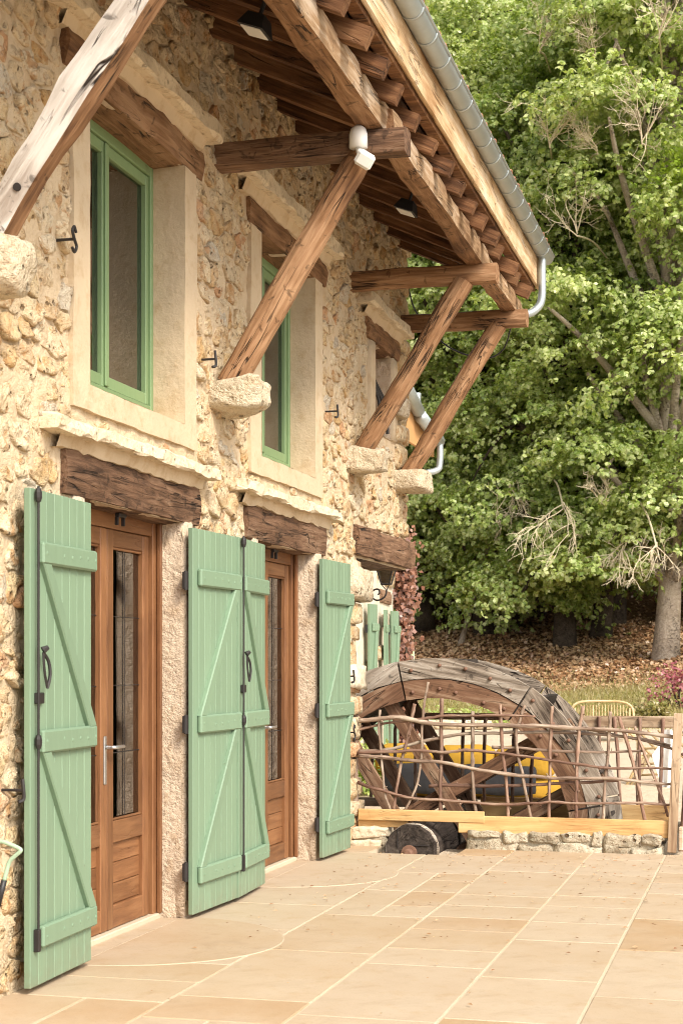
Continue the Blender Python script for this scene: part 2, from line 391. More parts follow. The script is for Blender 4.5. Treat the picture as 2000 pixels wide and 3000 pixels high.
def m_ground():
    s = N('garden_ground'); v = s.coord('Object', False); sp = s.n('SeparateXYZ'); s.l(v, sp.inputs[0])
    n1 = s.noise(v, .35, 5, .6); n2 = s.noise(v, 6, 5, .7); n3 = s.noise(v, 1.6, 4, .6)
    y = s.math('ADD', sp.outputs['Y'], s.math('MULTIPLY', s.math('SUBTRACT', n1, .5), 5))
    pat = s.mix(n3, (.50, .40, .29), (.60, .50, .38))
    lawn = s.ramp(s.math('ADD', s.math('MULTIPLY', n2, .55), s.math('MULTIPLY', n3, .45)), [(.3, (.14, .15, .04)), (.5, (.29, .25, .09)), (.7, (.43, .34, .17))])
    lit = s.ramp(s.math('ADD', s.math('MULTIPLY', n2, .6), s.math('MULTIPLY', n3, .4)), [(.3, (.06, .03, .015)), (.5, (.16, .083, .042)), (.7, (.30, .175, .09))])
    a = s.ramp(s.math('MULTIPLY', s.math('SUBTRACT', y, 27.5), 1.), [(0, (0, 0, 0)), (1, (1, 1, 1))])
    b = s.ramp(s.math('MULTIPLY', s.math('SUBTRACT', y, 33.0), .4), [(0, (0, 0, 0)), (1, (1, 1, 1))])
    return s.fin(s.mix(b, s.mix(a, pat, lawn), lit), .95, s.bump(n2, .05, 1), .1)
M['ground'] = m_ground()
def m_fabric(name, c):
    s = N(name); v = s.coord(); return s.fin(s.mix(s.noise(v, 3, 3), tuple(x * .85 for x in c), c), .9, s.bump(s.noise(v, 5, 3), .02), .1)
M['yellow'] = m_fabric('mustard_fabric', (.44, .255, .035)); M['dark'] = m_fabric('charcoal_fabric', (.035, .035, .038)); M['cloth'] = m_fabric('white_cotton', (.80, .80, .80))
M['rattan'] = m_wood('rattan', (.36, .24, .11), (.54, .40, .22), (.66, .53, .34), 1, .1, .002, .5)

exec_order = []
# ================================================================== ground
def gz(y):
    P = [(-60, -.05), (12, -.05), (15, -.03), (24, .22), (28, .38), (30, .52), (36, 1.12), (48, 2.95), (60, 6), (100, 26), (150, 50), (260, 90)]
    for (a, za), (b, zb) in zip(P, P[1:]):
        if y <= b: return za + (zb - za) * max(0, (y - a)) / (b - a)
    return 90
PIT = (-1.15, 2.45, 12.92, 14.42)
def build_ground():
    xs = sorted(set([-120, -80, -50, -30, -20, -12, -8, -5, -3, -2, PIT[0] - .01, PIT[0], 0, 1, 2, PIT[1], PIT[1] + .01, 3, 4, 6, 8, 10, 13, 16, 20, 25, 32, 45, 70, 120]))
    ys = [-60, -30, -15, -5, 0, 5, 9, 11, 12.5, PIT[2] - .01, PIT[2], 13.5, PIT[3], PIT[3] + .01, 16, 18, 20, 22] + [24 + i * 1. for i in range(40)] + [66, 70, 76, 84, 92, 100, 120, 150, 200, 260]
    V = []; F = []
    for y in ys:
        for x in xs:
            z = gz(y)
            if y > 27: z += .25 * NZ(Vector((x * .2, y * .2, 3))) * min(1, (y - 27) / 6) + .012 * x * min(1, (y - 27) / 10)
            if PIT[0] <= x <= PIT[1] and PIT[2] <= y <= PIT[3]: z = -1.75
            V.append((x, y, z))
    n = len(xs)
    for j in range(len(ys) - 1):
        for i in range(n - 1):
            a = j * n + i; F.append((a, a + 1, a + n + 1, a + n))
    o = mk('ground', V, F, M['ground']); o['kind'] = 'structure'
build_ground()

# ================================================================== terrace
def build_terrace():
    base = join(box(-.3, 9.5, -6, 12.16, -.06, -.005), box(-.3, .27, 12.16, 12.62, -.06, -.005), box(.95, 9.5, 12.16, 12.62, -.06, -.005))
    t = mk('terrace', *base, M['grout']); t['kind'] = 'structure'
    mesh = {}
    def slab(x0, x1, y0, y1, z=0):
        g = .0045
        V, F = bbox(x0 + g, x1 - g, y0 + g, y1 - g, -.03, z + R.uniform(-.0008, .0012), .005)
        cx, cy = (x0 + x1) / 2, (y0 + y1) / 2
        V = [(v[0] - cx, v[1] - cy, v[2]) for v in V]
        return mk('paving_slab', V, F, M['slab'], t, Matrix.Translation((cx, cy, 0)))
    # strips measured in the picture: joints along the house at these x
    xs = [.0, .735, 1.357, 1.965, 2.53, 3.14, 3.75, 4.36, 4.97, 5.6, 6.2, 6.8, 7.4]
    ypat = {0: [5.05, 5.75, 6.15, 6.62, 8.85, 9.45, 11.75, 12.16],
            1: [4.6, 5.6, 6.3, 7.15, 7.62, 8.4, 9.0, 9.95, 10.5, 11.3, 12.16]}
    for i in range(len(xs) - 1):
        x0, x1 = xs[i], xs[i + 1]
        y = 2.6 + R.uniform(0, .5); end = 12.16 if .27 > x0 or x0 < .95 else 12.62
        while y < end - .01:
            L = R.choice([.45, .62, .92, .92, 1.05, 1.2])
            y1 = min(end, y + L)
            if end - y1 < .25: y1 = end
            xm = (x0 + x1) / 2
            if R.random() < .13 and L > .5:
                slab(x0, xm, y, y1); 
                if R.random() < .5: slab(xm, x1, y, y1)
                else: ym = y + (y1 - y) * R.uniform(.38, .62); slab(xm, x1, y, ym); slab(xm, x1, ym, y1)
            elif R.random() < .08: ym = y + (y1 - y) * .5; slab(x0, x1, y, ym); slab(x0, x1, ym, y1)
            else: slab(x0, x1, y, y1)
            y = y1
    # pieces beside the axle slot
    slab(0, .27, 12.16, 12.6); slab(.95, 1.357, 12.16, 12.62)
    # rounded doorstep slabs let into the paving
    for c, w_, dpt in ((8.02, .76, .80), (10.86, .76, .78)):
        def fan(rx, ry, z, z0, x0=-.0):
            pts = [(x0 + rx * math.cos(a), ry * math.sin(a)) for a in [math.pi * (-.5 + i / 40) for i in range(41)]]
            V = [(p[0], p[1], z) for p in pts] + [(p[0], p[1], z0) for p in pts]; n = len(pts)
            F = [tuple(range(n))] + [(i, n + i, n + i + 1, i + 1) for i in range(n - 1)]
            return V, F
        # superellipse-free: long half ellipse across the door
        mk('mortar_joint', *fan(dpt + .005, w_ + .005, .003, -.02), M['grout'], t, Matrix.Translation((0, c, 0)))
        mk('doorstep_slab', *fan(dpt, w_, .0038, -.02), M['slab'], t, Matrix.Translation((0, c, 0)))
    # dry leaf crumbs
    n = 1100; V = []; F = []
    for i in range(n):
        x = R.uniform(.3, 5.5); y = 12.5 - abs(R.gauss(0, 2.2)); s = R.uniform(.005, .02); a = R.uniform(0, 6.28)
        if y < 4 or (x < .97 and y > 12.1): continue
        b = len(V); z = .012
        V += [(x + s * math.cos(a), y + s * math.sin(a), z), (x - s * .4 * math.sin(a), y + s * .4 * math.cos(a), z + s * .3), (x - s * math.cos(a), y - s * math.sin(a), z - .001), (x + s * .4 * math.sin(a), y - s * .4 * math.cos(a), z)]
        F.append((b, b + 1, b + 2, b + 3))
    o = mk('leaf_crumbs', V, F, M['litter']); o['kind'] = 'stuff'; tag(o, 'dry brown leaf crumbs scattered on the terrace paving', 'leaf litter')
build_terrace()

# ================================================================== the stone house
house = thing('stone_house', 'rubble stone house with green shutters and deep timber eaves', 'house', (0, 10, 0))
Y0, Y1, ZT = 3.6, 14.7, 5.45
OPEN = [(7.38, 8.73, 2.87, 4.37), (10.19, 11.51, 2.87, 4.37), (7.32, 8.73, -.1, 2.30), (10.12, 11.53, -.1, 2.30), (13.42, 14.1, 3.5, 4.25), (12.82, 15.0, -.1, 2.36)]
KEEP = [(7.18, 8.93, 2.74, 4.37), (9.96, 11.72, 2.74, 4.37), (7.06, 9.1, 4.37, 4.66), (9.9, 11.86, 4.37, 4.66),
        (7.2, 8.85, 0, 2.3), (10.0, 11.66, 0, 2.3), (7.04, 8.98, 2.28, 2.66), (9.86, 11.83, 2.28, 2.66), (13.16, 14.34, 3.42, 4.56), (12.70, 15.0, -.1, 2.64)]
def wall_surface():
    def lines(a, b, step, extra):
        L = sorted(set([a, b] + extra)); out = []
        for p, q in zip(L, L[1:]):
            n = max(1, round((q - p) / step)); out += [p + (q - p) * i / n for i in range(n)]
        return out + [b]
    ys = lines(Y0, Y1, .05, [o[0] for o in OPEN] + [o[1] for o in OPEN if o[1] < Y1]); zs = lines(-.06, ZT, .05, [o[2] for o in OPEN if o[2] > 0] + [o[3] for o in OPEN])
    V = []; F = []; n = len(zs)
    for y in ys:
        for z in zs: V.append((-.0015 + .008 * noise3((0, y, z), 2.6, 4, 2) + .014 * noise3((3, y, z), 9, 9, 2), y, z))
    for i in range(len(ys) - 1):
        for j in range(len(zs) - 1):
            cy, cz = (ys[i] + ys[i + 1]) / 2, (zs[j] + zs[j + 1]) / 2
            if any(o[0] < cy < o[1] and o[2] < cz < o[3] for o in OPEN): continue
            a = i * n + j; F.append((a, a + n, a + n + 1, a + 1))
    return V, F
wall = mk('wall', *wall_surface(), M['mortar'], house, smooth=True)
# thickness of the wall: reveals, ends, inner shell
def core():
    P = []
    D = -.55
    def q(*p): P.append((list(p), [(0, 1, 2, 3)]))
    for (a, b, c, d) in OPEN[:5]:
        for y in (a, b): q((.0, y, c), (D, y, c), (D, y, d), (.0, y, d))
        q((0, a, c), (0, b, c), (D, b, c), (D, a, c)); q((0, a, d), (0, b, d), (D, b, d), (D, a, d))
    # inner face with holes is replaced by the room box; ends and underside over the mill opening
    q((0, Y1, 2.36), (-5, Y1, 2.36), (-5, Y1, 8), (0, Y1, ZT)); q((0, 12.82, -1.8), (-5, 12.82, -1.8), (-5, 12.82, 2.36), (0, 12.82, 2.36))
    q((-.5, 12.82, 2.37), (-.5, Y1, 2.37), (-5, Y1, 2.37), (-5, 12.82, 2.37)); q((0, Y0, -.1), (-5, Y0, -.1), (-5, Y0, 8), (0, Y0, ZT))
    q((-1.15, 12.82, -1.8), (-1.15, Y1, -1.8), (-1.15, Y1, 2.4), (-1.15, 12.82, 2.4)); q((-1.15, Y1, -1.8), (-5, Y1, -1.8), (-5, Y1, 2.4), (-1.15, Y1, 2.4))
    q((-5, Y0, -.1), (-5, Y1, -.1), (-5, Y1, 8), (-5, Y0, 8))
    return join(*P)
mk('reveal', *core(), M['render'], house)
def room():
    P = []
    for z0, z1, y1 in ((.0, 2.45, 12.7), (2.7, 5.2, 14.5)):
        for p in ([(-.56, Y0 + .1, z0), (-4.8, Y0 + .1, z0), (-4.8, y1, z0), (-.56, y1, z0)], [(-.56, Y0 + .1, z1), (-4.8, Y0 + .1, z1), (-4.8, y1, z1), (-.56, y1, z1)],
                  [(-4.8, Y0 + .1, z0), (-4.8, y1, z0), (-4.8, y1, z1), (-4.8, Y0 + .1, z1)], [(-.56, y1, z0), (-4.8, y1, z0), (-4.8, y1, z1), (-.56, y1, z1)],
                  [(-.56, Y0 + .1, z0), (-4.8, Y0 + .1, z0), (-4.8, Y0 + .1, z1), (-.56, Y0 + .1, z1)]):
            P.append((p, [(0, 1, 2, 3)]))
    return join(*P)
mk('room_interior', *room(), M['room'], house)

# ---- rubble stones: power-diagram cells clipped to the openings
def clip(poly, n, d):
    out = []; m = len(poly)
    for i in range(m):
        p = poly[i]; q = poly[(i + 1) % m]; a = p[0] * n[0] + p[1] * n[1] - d; b = q[0] * n[0] + q[1] * n[1] - d
        if a <= 0: out.append(p)
        if (a < 0 < b) or (b < 0 < a):
            t = a / (a - b); out.append((p[0] + (q[0] - p[0]) * t, p[1] + (q[1] - p[1]) * t))
    return out
def make_cells(y0, y1, z0, z1, keep, rnd, sy=.165, sz=.108, jit=.5, wr=.0065):
    K = sy / sz; sites = []
    z = z0; row = 0
    while z < z1 + sz:
        h = sz * rnd.uniform(.72, 1.38); y = y0 - rnd.uniform(0, sy)
        while y < y1 + sy:
            w_ = sy * rnd.choice([.55, .75, .9, 1, 1.15, 1.35, 1.6]) * rnd.uniform(.85, 1.15)
            sites.append((y + w_ / 2 + rnd.uniform(-1, 1) * jit * .25 * sy, (z + h / 2 + rnd.uniform(-1, 1) * jit * h + .03 * math.sin(y * 1.7 + row)) * K, rnd.uniform(0, wr)))
            y += w_
        z += h; row += 1
    G = {}; cs = .3
    for i, s in enumerate(sites): G.setdefault((int(s[0] // cs), int(s[1] // cs)), []).append(i)
    cells = []
    for i, s in enumerate(sites):
        a, b = int(s[0] // cs), int(s[1] // cs); c = .34
        poly = [(s[0] - c, s[1] - c), (s[0] + c, s[1] - c), (s[0] + c, s[1] + c), (s[0] - c, s[1] + c)]
        for ga in range(a - 2, a + 3):
            for gb in range(b - 2, b + 3):
                for j in G.get((ga, gb), ()):
                    if j == i: continue
                    o = sites[j]; dx, dy = o[0] - s[0], o[1] - s[1]
                    if dx * dx + dy * dy > .5: continue
                    d = (o[0] ** 2 + o[1] ** 2 - s[0] ** 2 - s[1] ** 2 + s[2] - o[2]) / 2
                    poly = clip(poly, (dx, dy), d)
                    if len(poly) < 3: break
                if len(poly) < 3: break
            if len(poly) < 3: break
        if len(poly) < 3: continue
        poly = [(p[0], p[1] / K) for p in poly]
        for n, d in (((-1, 0), -y0), ((1, 0), y1), ((0, -1), -z0), ((0, 1), z1)): poly = clip(poly, n, d) if len(poly) > 2 else poly
        if len(poly) < 3: continue
        for (ka, kb, kc, kd) in keep:
            if len(poly) < 3: break
            cy = sum(p[0] for p in poly) / len(poly); cz = sum(p[1] for p in poly) / len(poly)
            if max(p[0] for p in poly) <= ka or min(p[0] for p in poly) >= kb or max(p[1] for p in poly) <= kc or min(p[1] for p in poly) >= kd: continue
            if ka < cy < kb and kc < cz < kd: poly = []; break
            dd = [(ka - cy, (1, 0), ka), (cy - kb, (-1, 0), -kb), (kc - cz, (0, 1), kc), (cz - kd, (0, -1), -kd)]
            dd.sort(key=lambda t: -t[0]); poly = clip(poly, dd[0][1], dd[0][2])
        if len(poly) < 3: continue
        A = abs(sum(poly[k][0] * poly[(k + 1) % len(poly)][1] - poly[(k + 1) % len(poly)][0] * poly[k][1] for k in range(len(poly)))) / 2
        if A < .0016: continue
        cells.append((poly, A))
    return cells
def stone_mesh(poly, rnd, gap=.008, proud=None, res=18):
    """rough stone on plane x=0"""
    n = len(poly); cy = sum(p[0] for p in poly) / n; cz = sum(p[1] for p in poly) / n
    pts = poly; q = []; cut = rnd.uniform(.04, .15)
    for i in range(len(pts)):
        a, b = pts[i], pts[(i + 1) % len(pts)]
        q += [(a[0] * (1 - cut) + b[0] * cut, a[1] * (1 - cut) + b[1] * cut), (a[0] * cut + b[0] * (1 - cut), a[1] * cut + b[1] * (1 - cut))]
    pts = q; per = [0]
    for i in range(len(pts)): a, b = pts[i], pts[(i + 1) % len(pts)]; per.append(per[-1] + math.hypot(a[0] - b[0], a[1] - b[1]))
    T = per[-1]; out = []; j = 0
    for k in range(res):
        s = T * k / res
        while per[j + 1] < s: j += 1
        a, b = pts[j], pts[(j + 1) % len(pts)]; t = (s - per[j]) / max(1e-9, per[j + 1] - per[j]); out.append((a[0] + (b[0] - a[0]) * t, a[1] + (b[1] - a[1]) * t))
    sd = rnd.randint(0, 9999); pr = (rnd.uniform(.001, .016) + (.018 if rnd.random() < .10 else 0)) if proud is None else proud
    ty, tz = rnd.gauss(0, .07), rnd.gauss(-.03, .09)
    # a broken plane across the face
    ba = rnd.uniform(0, 6.28); bn = (math.cos(ba), math.sin(ba)); bs = rnd.uniform(0, .35); bo_ = rnd.uniform(-.02, .03)
    V = []; F = []
    for sc_, dx in ((1, None), (1, .45), (.965, .92), (.74, 1.0), (.48, 1.0), (.22, 1.0)):
        for k, (y, z) in enumerate(out):
            L = math.hypot(y - cy, z - cz); g = max(.2, 1 - gap / max(L, 1e-4)) * sc_
            yy, zz = cy + (y - cy) * g, cz + (z - cz) * g
            if sc_ > .7:
                yy += .011 * noise3((yy, zz, sd), 13, 0, 3); zz += .011 * noise3((yy, zz, sd + 9), 13, 0, 3)
            if dx is None: x = -.04
            else:
                bk = max(0, bn[0] * (yy - cy) + bn[1] * (zz - cz) - bo_)
                x = pr * dx + (ty * (yy - cy) + tz * (zz - cz) - bs * bk) * dx + .020 * noise3((sd, yy, zz), 19, 0, 3) * (.45 + dx * .55)
            V.append((x, yy, zz))
    V.append((pr + .022 * noise3((sd, cy, cz), 15, 0, 3), cy, cz)); m = 5
    for r in range(m):
        for k in range(res): a = r * res + k; b = r * res + (k + 1) % res; F.append((a, b, b + res, a + res))
    for k in range(res): F.append((m * res + k, m * res + (k + 1) % res, (m + 1) * res))
    return V, F, (cy, cz)
def project_px(x, y, z):
    l = (x - 3.27) * C_ + y * S_; d = -(x - 3.27) * S_ + y * C_; return 1000 + f_ * l / d, 1945 - f_ * (z - 1.48) / d, d
def lay_stones(parent, cells, rnd, mat, plane, limit=300, name='stone', gap=.008, res=18):
    """plane(y,z)->matrix world for local (x,y,z); the largest in view become objects, the rest one mesh"""
    rank = []
    for poly, A in cells:
        cy = sum(p[0] for p in poly) / len(poly); cz = sum(p[1] for p in poly) / len(poly)
        wp = plane @ Vector((0, cy, cz)); u, v, d = project_px(*wp)
        vis = (-40 < u < 2040 and -40 < v < 3040 and d > 0); rank.append((A / d ** 3 if vis else 0, poly))
    rank.sort(key=lambda t: -t[0]); RV = []; RF = []
    for i, (r, poly) in enumerate(rank):
        V, F, (cy, cz) = stone_mesh(poly, rnd, gap, res=res)
        if i < limit and r > 0:
            V = [(v[0], v[1] - cy, v[2] - cz) for v in V]; mk(name, V, F, mat, parent, plane @ Matrix.Translation((0, cy, cz)), smooth=True)
        else:
            b = len(RV); RV += V; RF += [tuple(k + b for k in q) for q in F]
    if RV: o = mk(name + '_rubble', RV, RF, mat, parent, plane, smooth=True); o['kind'] = 'stuff'
rs = random.Random(21)
cells = make_cells(Y0, Y1 - .01, 0.01, ZT, KEEP, rs)
# shutters hide some: still built
lay_stones(wall, cells, rs, M['stone'], Matrix())

# ---- quoins and jutting stones round the mill opening
def blk(name, x0, x1, y0, y1, z0, z1, mat, parent, seed, amp=.025, r=.3, n=4, s=5):
    V, F = rough_block(x1 - x0, y1 - y0, z1 - z0, seed, n, r, amp, s)
    return mk(name, V, F, mat, parent, Matrix.Translation(((x0 + x1) / 2, (y0 + y1) / 2, (z0 + z1) / 2)), smooth=True)
z = 0.0; k = 0
while z < 2.3:
    h = R.uniform(.11, .24); h = min(h, 2.34 - z)
    if h > .05:
        j = R.uniform(-.10, .06); blk('jamb_stone', -.42, .035 + R.uniform(-.01, .02), 12.52 + R.uniform(-.1, .1), 12.88 + j, z + .006, z + h - .006, M['stone'], wall, 300 + k, .02, .4)
    z += h; k += 1
blk('jutting_stone', -.3, .10, 12.5, 13.06, 2.0, 2.27, M['corbel'], house, 51, .04)
blk('jutting_stone', -.3, .08, 12.45, 12.96, 1.27, 1.47, M['dressed'], house, 52, .04)
blk('jutting_stone', -.2, .13, 14.12, 14.42, 3.72, 3.90, M['corbel'], house, 53, .03)
z = 2.66; k = 0
while z < 5.4:
    h = R.uniform(.13, .26); blk('corner_stone', -.42, .03 + R.uniform(-.01, .025), 14.30 + R.uniform(-.15, .12), 14.74 + R.uniform(-.03, .03), z + .006, z + h - .006, M['stone'], wall, 340 + k, .022, .4); z += h; k += 1

# ---- plaster surrounds of the upper windows
def surround(a, b, c, d, oa, ob, oc, od, t=.022):
    """flat band round an opening on the wall face, outer rect then opening"""
    def strip(y0, y1, z0, z1):
        ny = max(2, int((y1 - y0) / .05)); nz = max(2, int((z1 - z0) / .05)); V = []; F = []
        for i in range(ny + 1):
            for j in range(nz + 1):
                y = y0 + (y1 - y0) * i / ny; z = z0 + (z1 - z0) * j / nz; e = .005 * noise3((0, y, z), 3, 2)
                yy = y + (.005 * noise3((y, z, 2), 5, 3) if y in (y0, y1) else 0); zz = z + (.005 * noise3((y, z, 7), 5, 3) if z in (z0, z1) else 0)
                V.append((t + e, yy, zz))
        n = nz + 1
        for i in range(ny):
            for j in range(nz): q = i * n + j; F.append((q, q + n, q + n + 1, q + 1))
        B = len(V); bo = [i * n for i in range(ny + 1)] + [ny * n + j for j in range(1, n)] + [i * n + nz for i in range(ny - 1, -1, -1)] + [j for j in range(nz - 1, 0, -1)]
        V += [(-.04, V[q][1], V[q][2]) for q in bo]
        for i in range(len(bo)): F.append((bo[i], bo[(i + 1) % len(bo)], B + (i + 1) % len(bo), B + i))
        return V, F
    mk('window_surround', *join(strip(a, oa, oc, d), strip(ob, b, oc, d), strip(a, b, c, oc)), M['plaster'], house, smooth=False)
    # reveal lining: right side, left side, sloped sill
    V = []; F = []
    n = 12
    for s_ in (oa + .004, ob - .004):
        b0 = len(V)
        for i in range(n + 1):
            for j in range(5):
                z = oc + (od - oc) * i / n; x = t - (.24 + t) * j / 4; V.append((x, s_ + (.006 * noise3((x, s_, z), 6, 5) - (.0 if s_ == oa + .004 else .004)), z))
        for i in range(n):
            for j in range(4): q = b0 + i * 5 + j; F.append((q, q + 1, q + 6, q + 5))
    b0 = len(V); V += [(t, oa, oc), (t, ob, oc), (-.24, ob, oc + .075), (-.24, oa, oc + .075)]; F.append((b0, b0 + 1, b0 + 2, b0 + 3))
    mk('reveal_lining', V, F, M['plaster'], house, smooth=True)
surround(7.18, 8.93, 2.74, 4.37, 7.38, 8.73, 2.87, 4.37)
surround(9.96, 11.72, 2.74, 4.37, 10.19, 11.51, 2.87, 4.37)
# rough render edges beside the doors
for a, b in ((7.2, 7.32), (8.73, 8.86), (10.0, 10.12), (11.53, 11.67)):
    blk('door_jamb_render', -.3, .026, a + (0 if a in (8.73, 11.53) else 0), b, -.02, 2.31, M['render'], house, int(a * 10), .009, .12, 8, 7)
# small upper window
for a, b in ((13.22, 13.42), (14.1, 14.26)): blk('window_jamb_plaster', -.3, .03, a, b, 3.5, 4.25, M['plaster'], house, int(a * 9), .008, .15, 5)
blk('niche_back', -.34, -.26, 13.4, 14.12, 3.4, 4.3, M['render'], house, 77, .01, .1)
for i in range(3):
    y = 13.55 + .14 * i
    mk('iron_bar', *tube(smoothpts([(-.10, y, 4.16), (-.10, y + .01, 4.04), (-.06, y + .1, 3.92), (-.02, y + .17, 3.8), (-.01, y + .18, 3.55)], 4), .016, 6), M['iron'], house)

# ---- wooden lintels, dripstones
def lintel(y0, y1, z0, z1, x1=.035, x0=-.34, seed=0, mat='oakdark', **kw):
    return beam('lintel', ((x0 + x1) / 2, y0, (z0 + z1) / 2), ((x0 + x1) / 2, y1, (z0 + z1) / 2), x1 - x0, z1 - z0, M[mat], house, seed, rough=.013, ch=.14, **kw)
lintel(7.08, 8.95, 2.295, 2.535, seed=3); lintel(9.88, 11.80, 2.295, 2.54, seed=5); lintel(12.72, 14.86, 2.375, 2.635, .06, -.42, seed=9)
lintel(7.09, 9.08, 4.365, 4.56, .03, seed=11, mat='oak'); lintel(9.92, 11.83, 4.365, 4.55, .03, seed=13, mat='oak'); lintel(13.12, 14.31, 4.25, 4.44, .04, seed=15, mat='oak')
def drip(y0, y1, z0, z1, x1, seed, zm, mat='dressed'):
    L = y1 - y0; n = int(L / .07); V = []; F = []
    prof = [(-.1, 0, 0), (x1 - .01, 0, 0), (x1, .18, 0), (x1 - .005, .85, 0), (x1 - .03, 1, 0), (-.1, 1.15, 0)]
    for i in range(n + 1):
        y = y0 + L * i / n
        for k, (x, zz, _) in enumerate(prof):
            e = noise3((x, y, zz), 5, seed, 3); V.append((x + (.022 * e if x > 0 else 0), y + (.03 * noise3((x, zz, seed), 9) if i in (0, n) else 0), z0 + (z1 - z0) * zz + .018 * noise3((y, zz, 3), 6, seed, 3)))
    K = len(prof)
    for i in range(n):
        for k in range(K): a = i * K + k; b = i * K + (k + 1) % K; F.append((a, a + K, b + K, b))
    F.append(tuple(range(K))); F.append(tuple(n * K + k for k in range(K))[::-1])
    mk('drip_stone', V, F, M[mat], house)
    # mortar fillet between lintel and drip stone
    V = []; F = []
    for i in range(n + 1):
        y = y0 + .12 + (L - .24) * i / n
        V += [(x1 * .55, y, z0 + .012), (.034, y, zm - .015 + .02 * noise3((y, 1, 1), 8, seed, 2)), (-.02, y, zm - .02), (-.05, y, z0 + .02)]
    for i in range(n):
        for k in range(4): a = i * 4 + k; b = i * 4 + (k + 1) % 4; F.append((a, b, b + 4, a + 4))
    mk('mortar_fillet', V, F, M['plaster'], house)
drip(6.84, 9.10, 2.575, 2.65, .115, 1, 2.53); drip(9.62, 11.98, 2.58, 2.655, .115, 2, 2.535)
drip(6.90, 9.12, 4.605, 4.72, .13, 3, 4.555); drip(9.62, 11.97, 4.605, 4.715, .13, 4, 4.545); drip(12.85, 14.5, 4.485, 4.59, .13, 5, 4.435)

# ---- corbels, tie beams, braces, purlins
ties = [6.08, 9.37, 12.70, 14.42]
for i, y in enumerate(ties):
    cz = 3.17
    if i == 0: cb = (-.2, .30, 5.93, 6.26, 3.02, 3.27)
    elif i == 1: cb = (-.2, .31, 9.2, 9.52, 3.035, 3.225)
    elif i == 2: cb = (-.2, .29, 12.48, 12.84, 3.04, 3.245)
    else: cb = (-.2, .29, 14.22, 14.56, 3.06, 3.26)
    blk('corbel', *cb, M['corbel'], house, 80 + i * 3, .04, .42, 6, 4.5)
    if i:
        beam('tie_beam', (-.25, y, 4.615), (1.20 if i < 3 else 1.19, y, 4.61), .17, .165, M['oakdark' if i == 1 else 'oak'], house, 20 + i, rough=.012, rnd=0 if i == 1 else .3)
        x0 = .085; yb = y - .02
        beam('brace', (x0, yb, 3.20), (.92 if i == 1 else .93, yb, 4.56), .165, .165, M['oak'], house, 40 + i, rough=.014, rnd=.75, ch=.4)
    else:
        beam('tie_beam', (-.25, y, 4.615), (1.2, y, 4.61), .17, .165, M['oak'], house, 20)
        beam('brace', (.10, 6.10, 3.22), (1.05, 6.14, 4.57), .115, .135, M['oak'], house, 44, rough=.018, ch=.12, weather=(M['silver'], (-.1, -1, .1), .45))
hc_ = atY(52, 548, 6.055)
mk('peg_hole_disc', *tube([hc_ + Vector((0, -.012, 0)), hc_ + Vector((0, .06, 0))], .017, 12), M['iron'], house)  # solid black disc; the shade inside the hole is put in as colour
def purlin(y0, y1, x, z, w_, h, seed): beam('purlin', (x, y0, z), (x, y1, z), w_, h, M['oak'], house, seed, rough=.016, ch=.22, weather=(M['halfsilver'], (1, 0, .2), .7))
purlin(3.6, 9.47, .99, 4.775, .155, .18, 61); purlin(9.40, 12.86, 1.03, 4.755, .15, .175, 63); purlin(12.86, 14.78, 1.03, 4.75, .14, .17, 64)
# ---- rafters, deck boards, fascia
sl_ = (5.33 - 4.87) / 1.0; ang = math.atan(sl_)
ry = [8.32 + .465 * k for k in range(-10, 14)]
for k, y in enumerate(ry):
    y += R.uniform(-.02, .02); hh = .105 + R.uniform(-.01, .012)
    xe = 1.215 + R.uniform(-.035, .03)
    za = 5.33 + hh / 2
    beam('rafter', (-.15, y, za + .15 * sl_), (xe, y, za - xe * sl_), .075 + R.uniform(-.008, .012), hh, M['rafter'], house, 100 + k, rough=.004, ch=.03)
for i in range(8):
    x0 = -.15 + i * .155; x1 = x0 + .150; z0 = 5.33 + .135 - x0 * sl_
    V, F = bbox(0, 11.25, 0, .150 / math.cos(ang), 0, .022, .002)
    m = frame((x0, 3.55, z0), (0, 1, 0), (math.sin(ang), 0, math.cos(ang)))
    m = Matrix(((0, math.cos(ang), math.sin(ang), x0), (1, 0, 0, 3.55), (0, -math.sin(ang), math.cos(ang), z0), (0, 0, 0, 1)))
    mk('roof_board', V, F, M['board'], house, m)
fx = 1.225
beam('fascia_board', (fx + .0, 3.6, 5.105), (fx + .0, 14.86, 5.105), .03, .27, M['fascia'], house, 71, rough=.0012, ch=.1)
mk('fillet_board', *bbox(1.13, fx - .02, 3.6, 14.84, 4.945, 5.2, .003), M['rafter'], house)
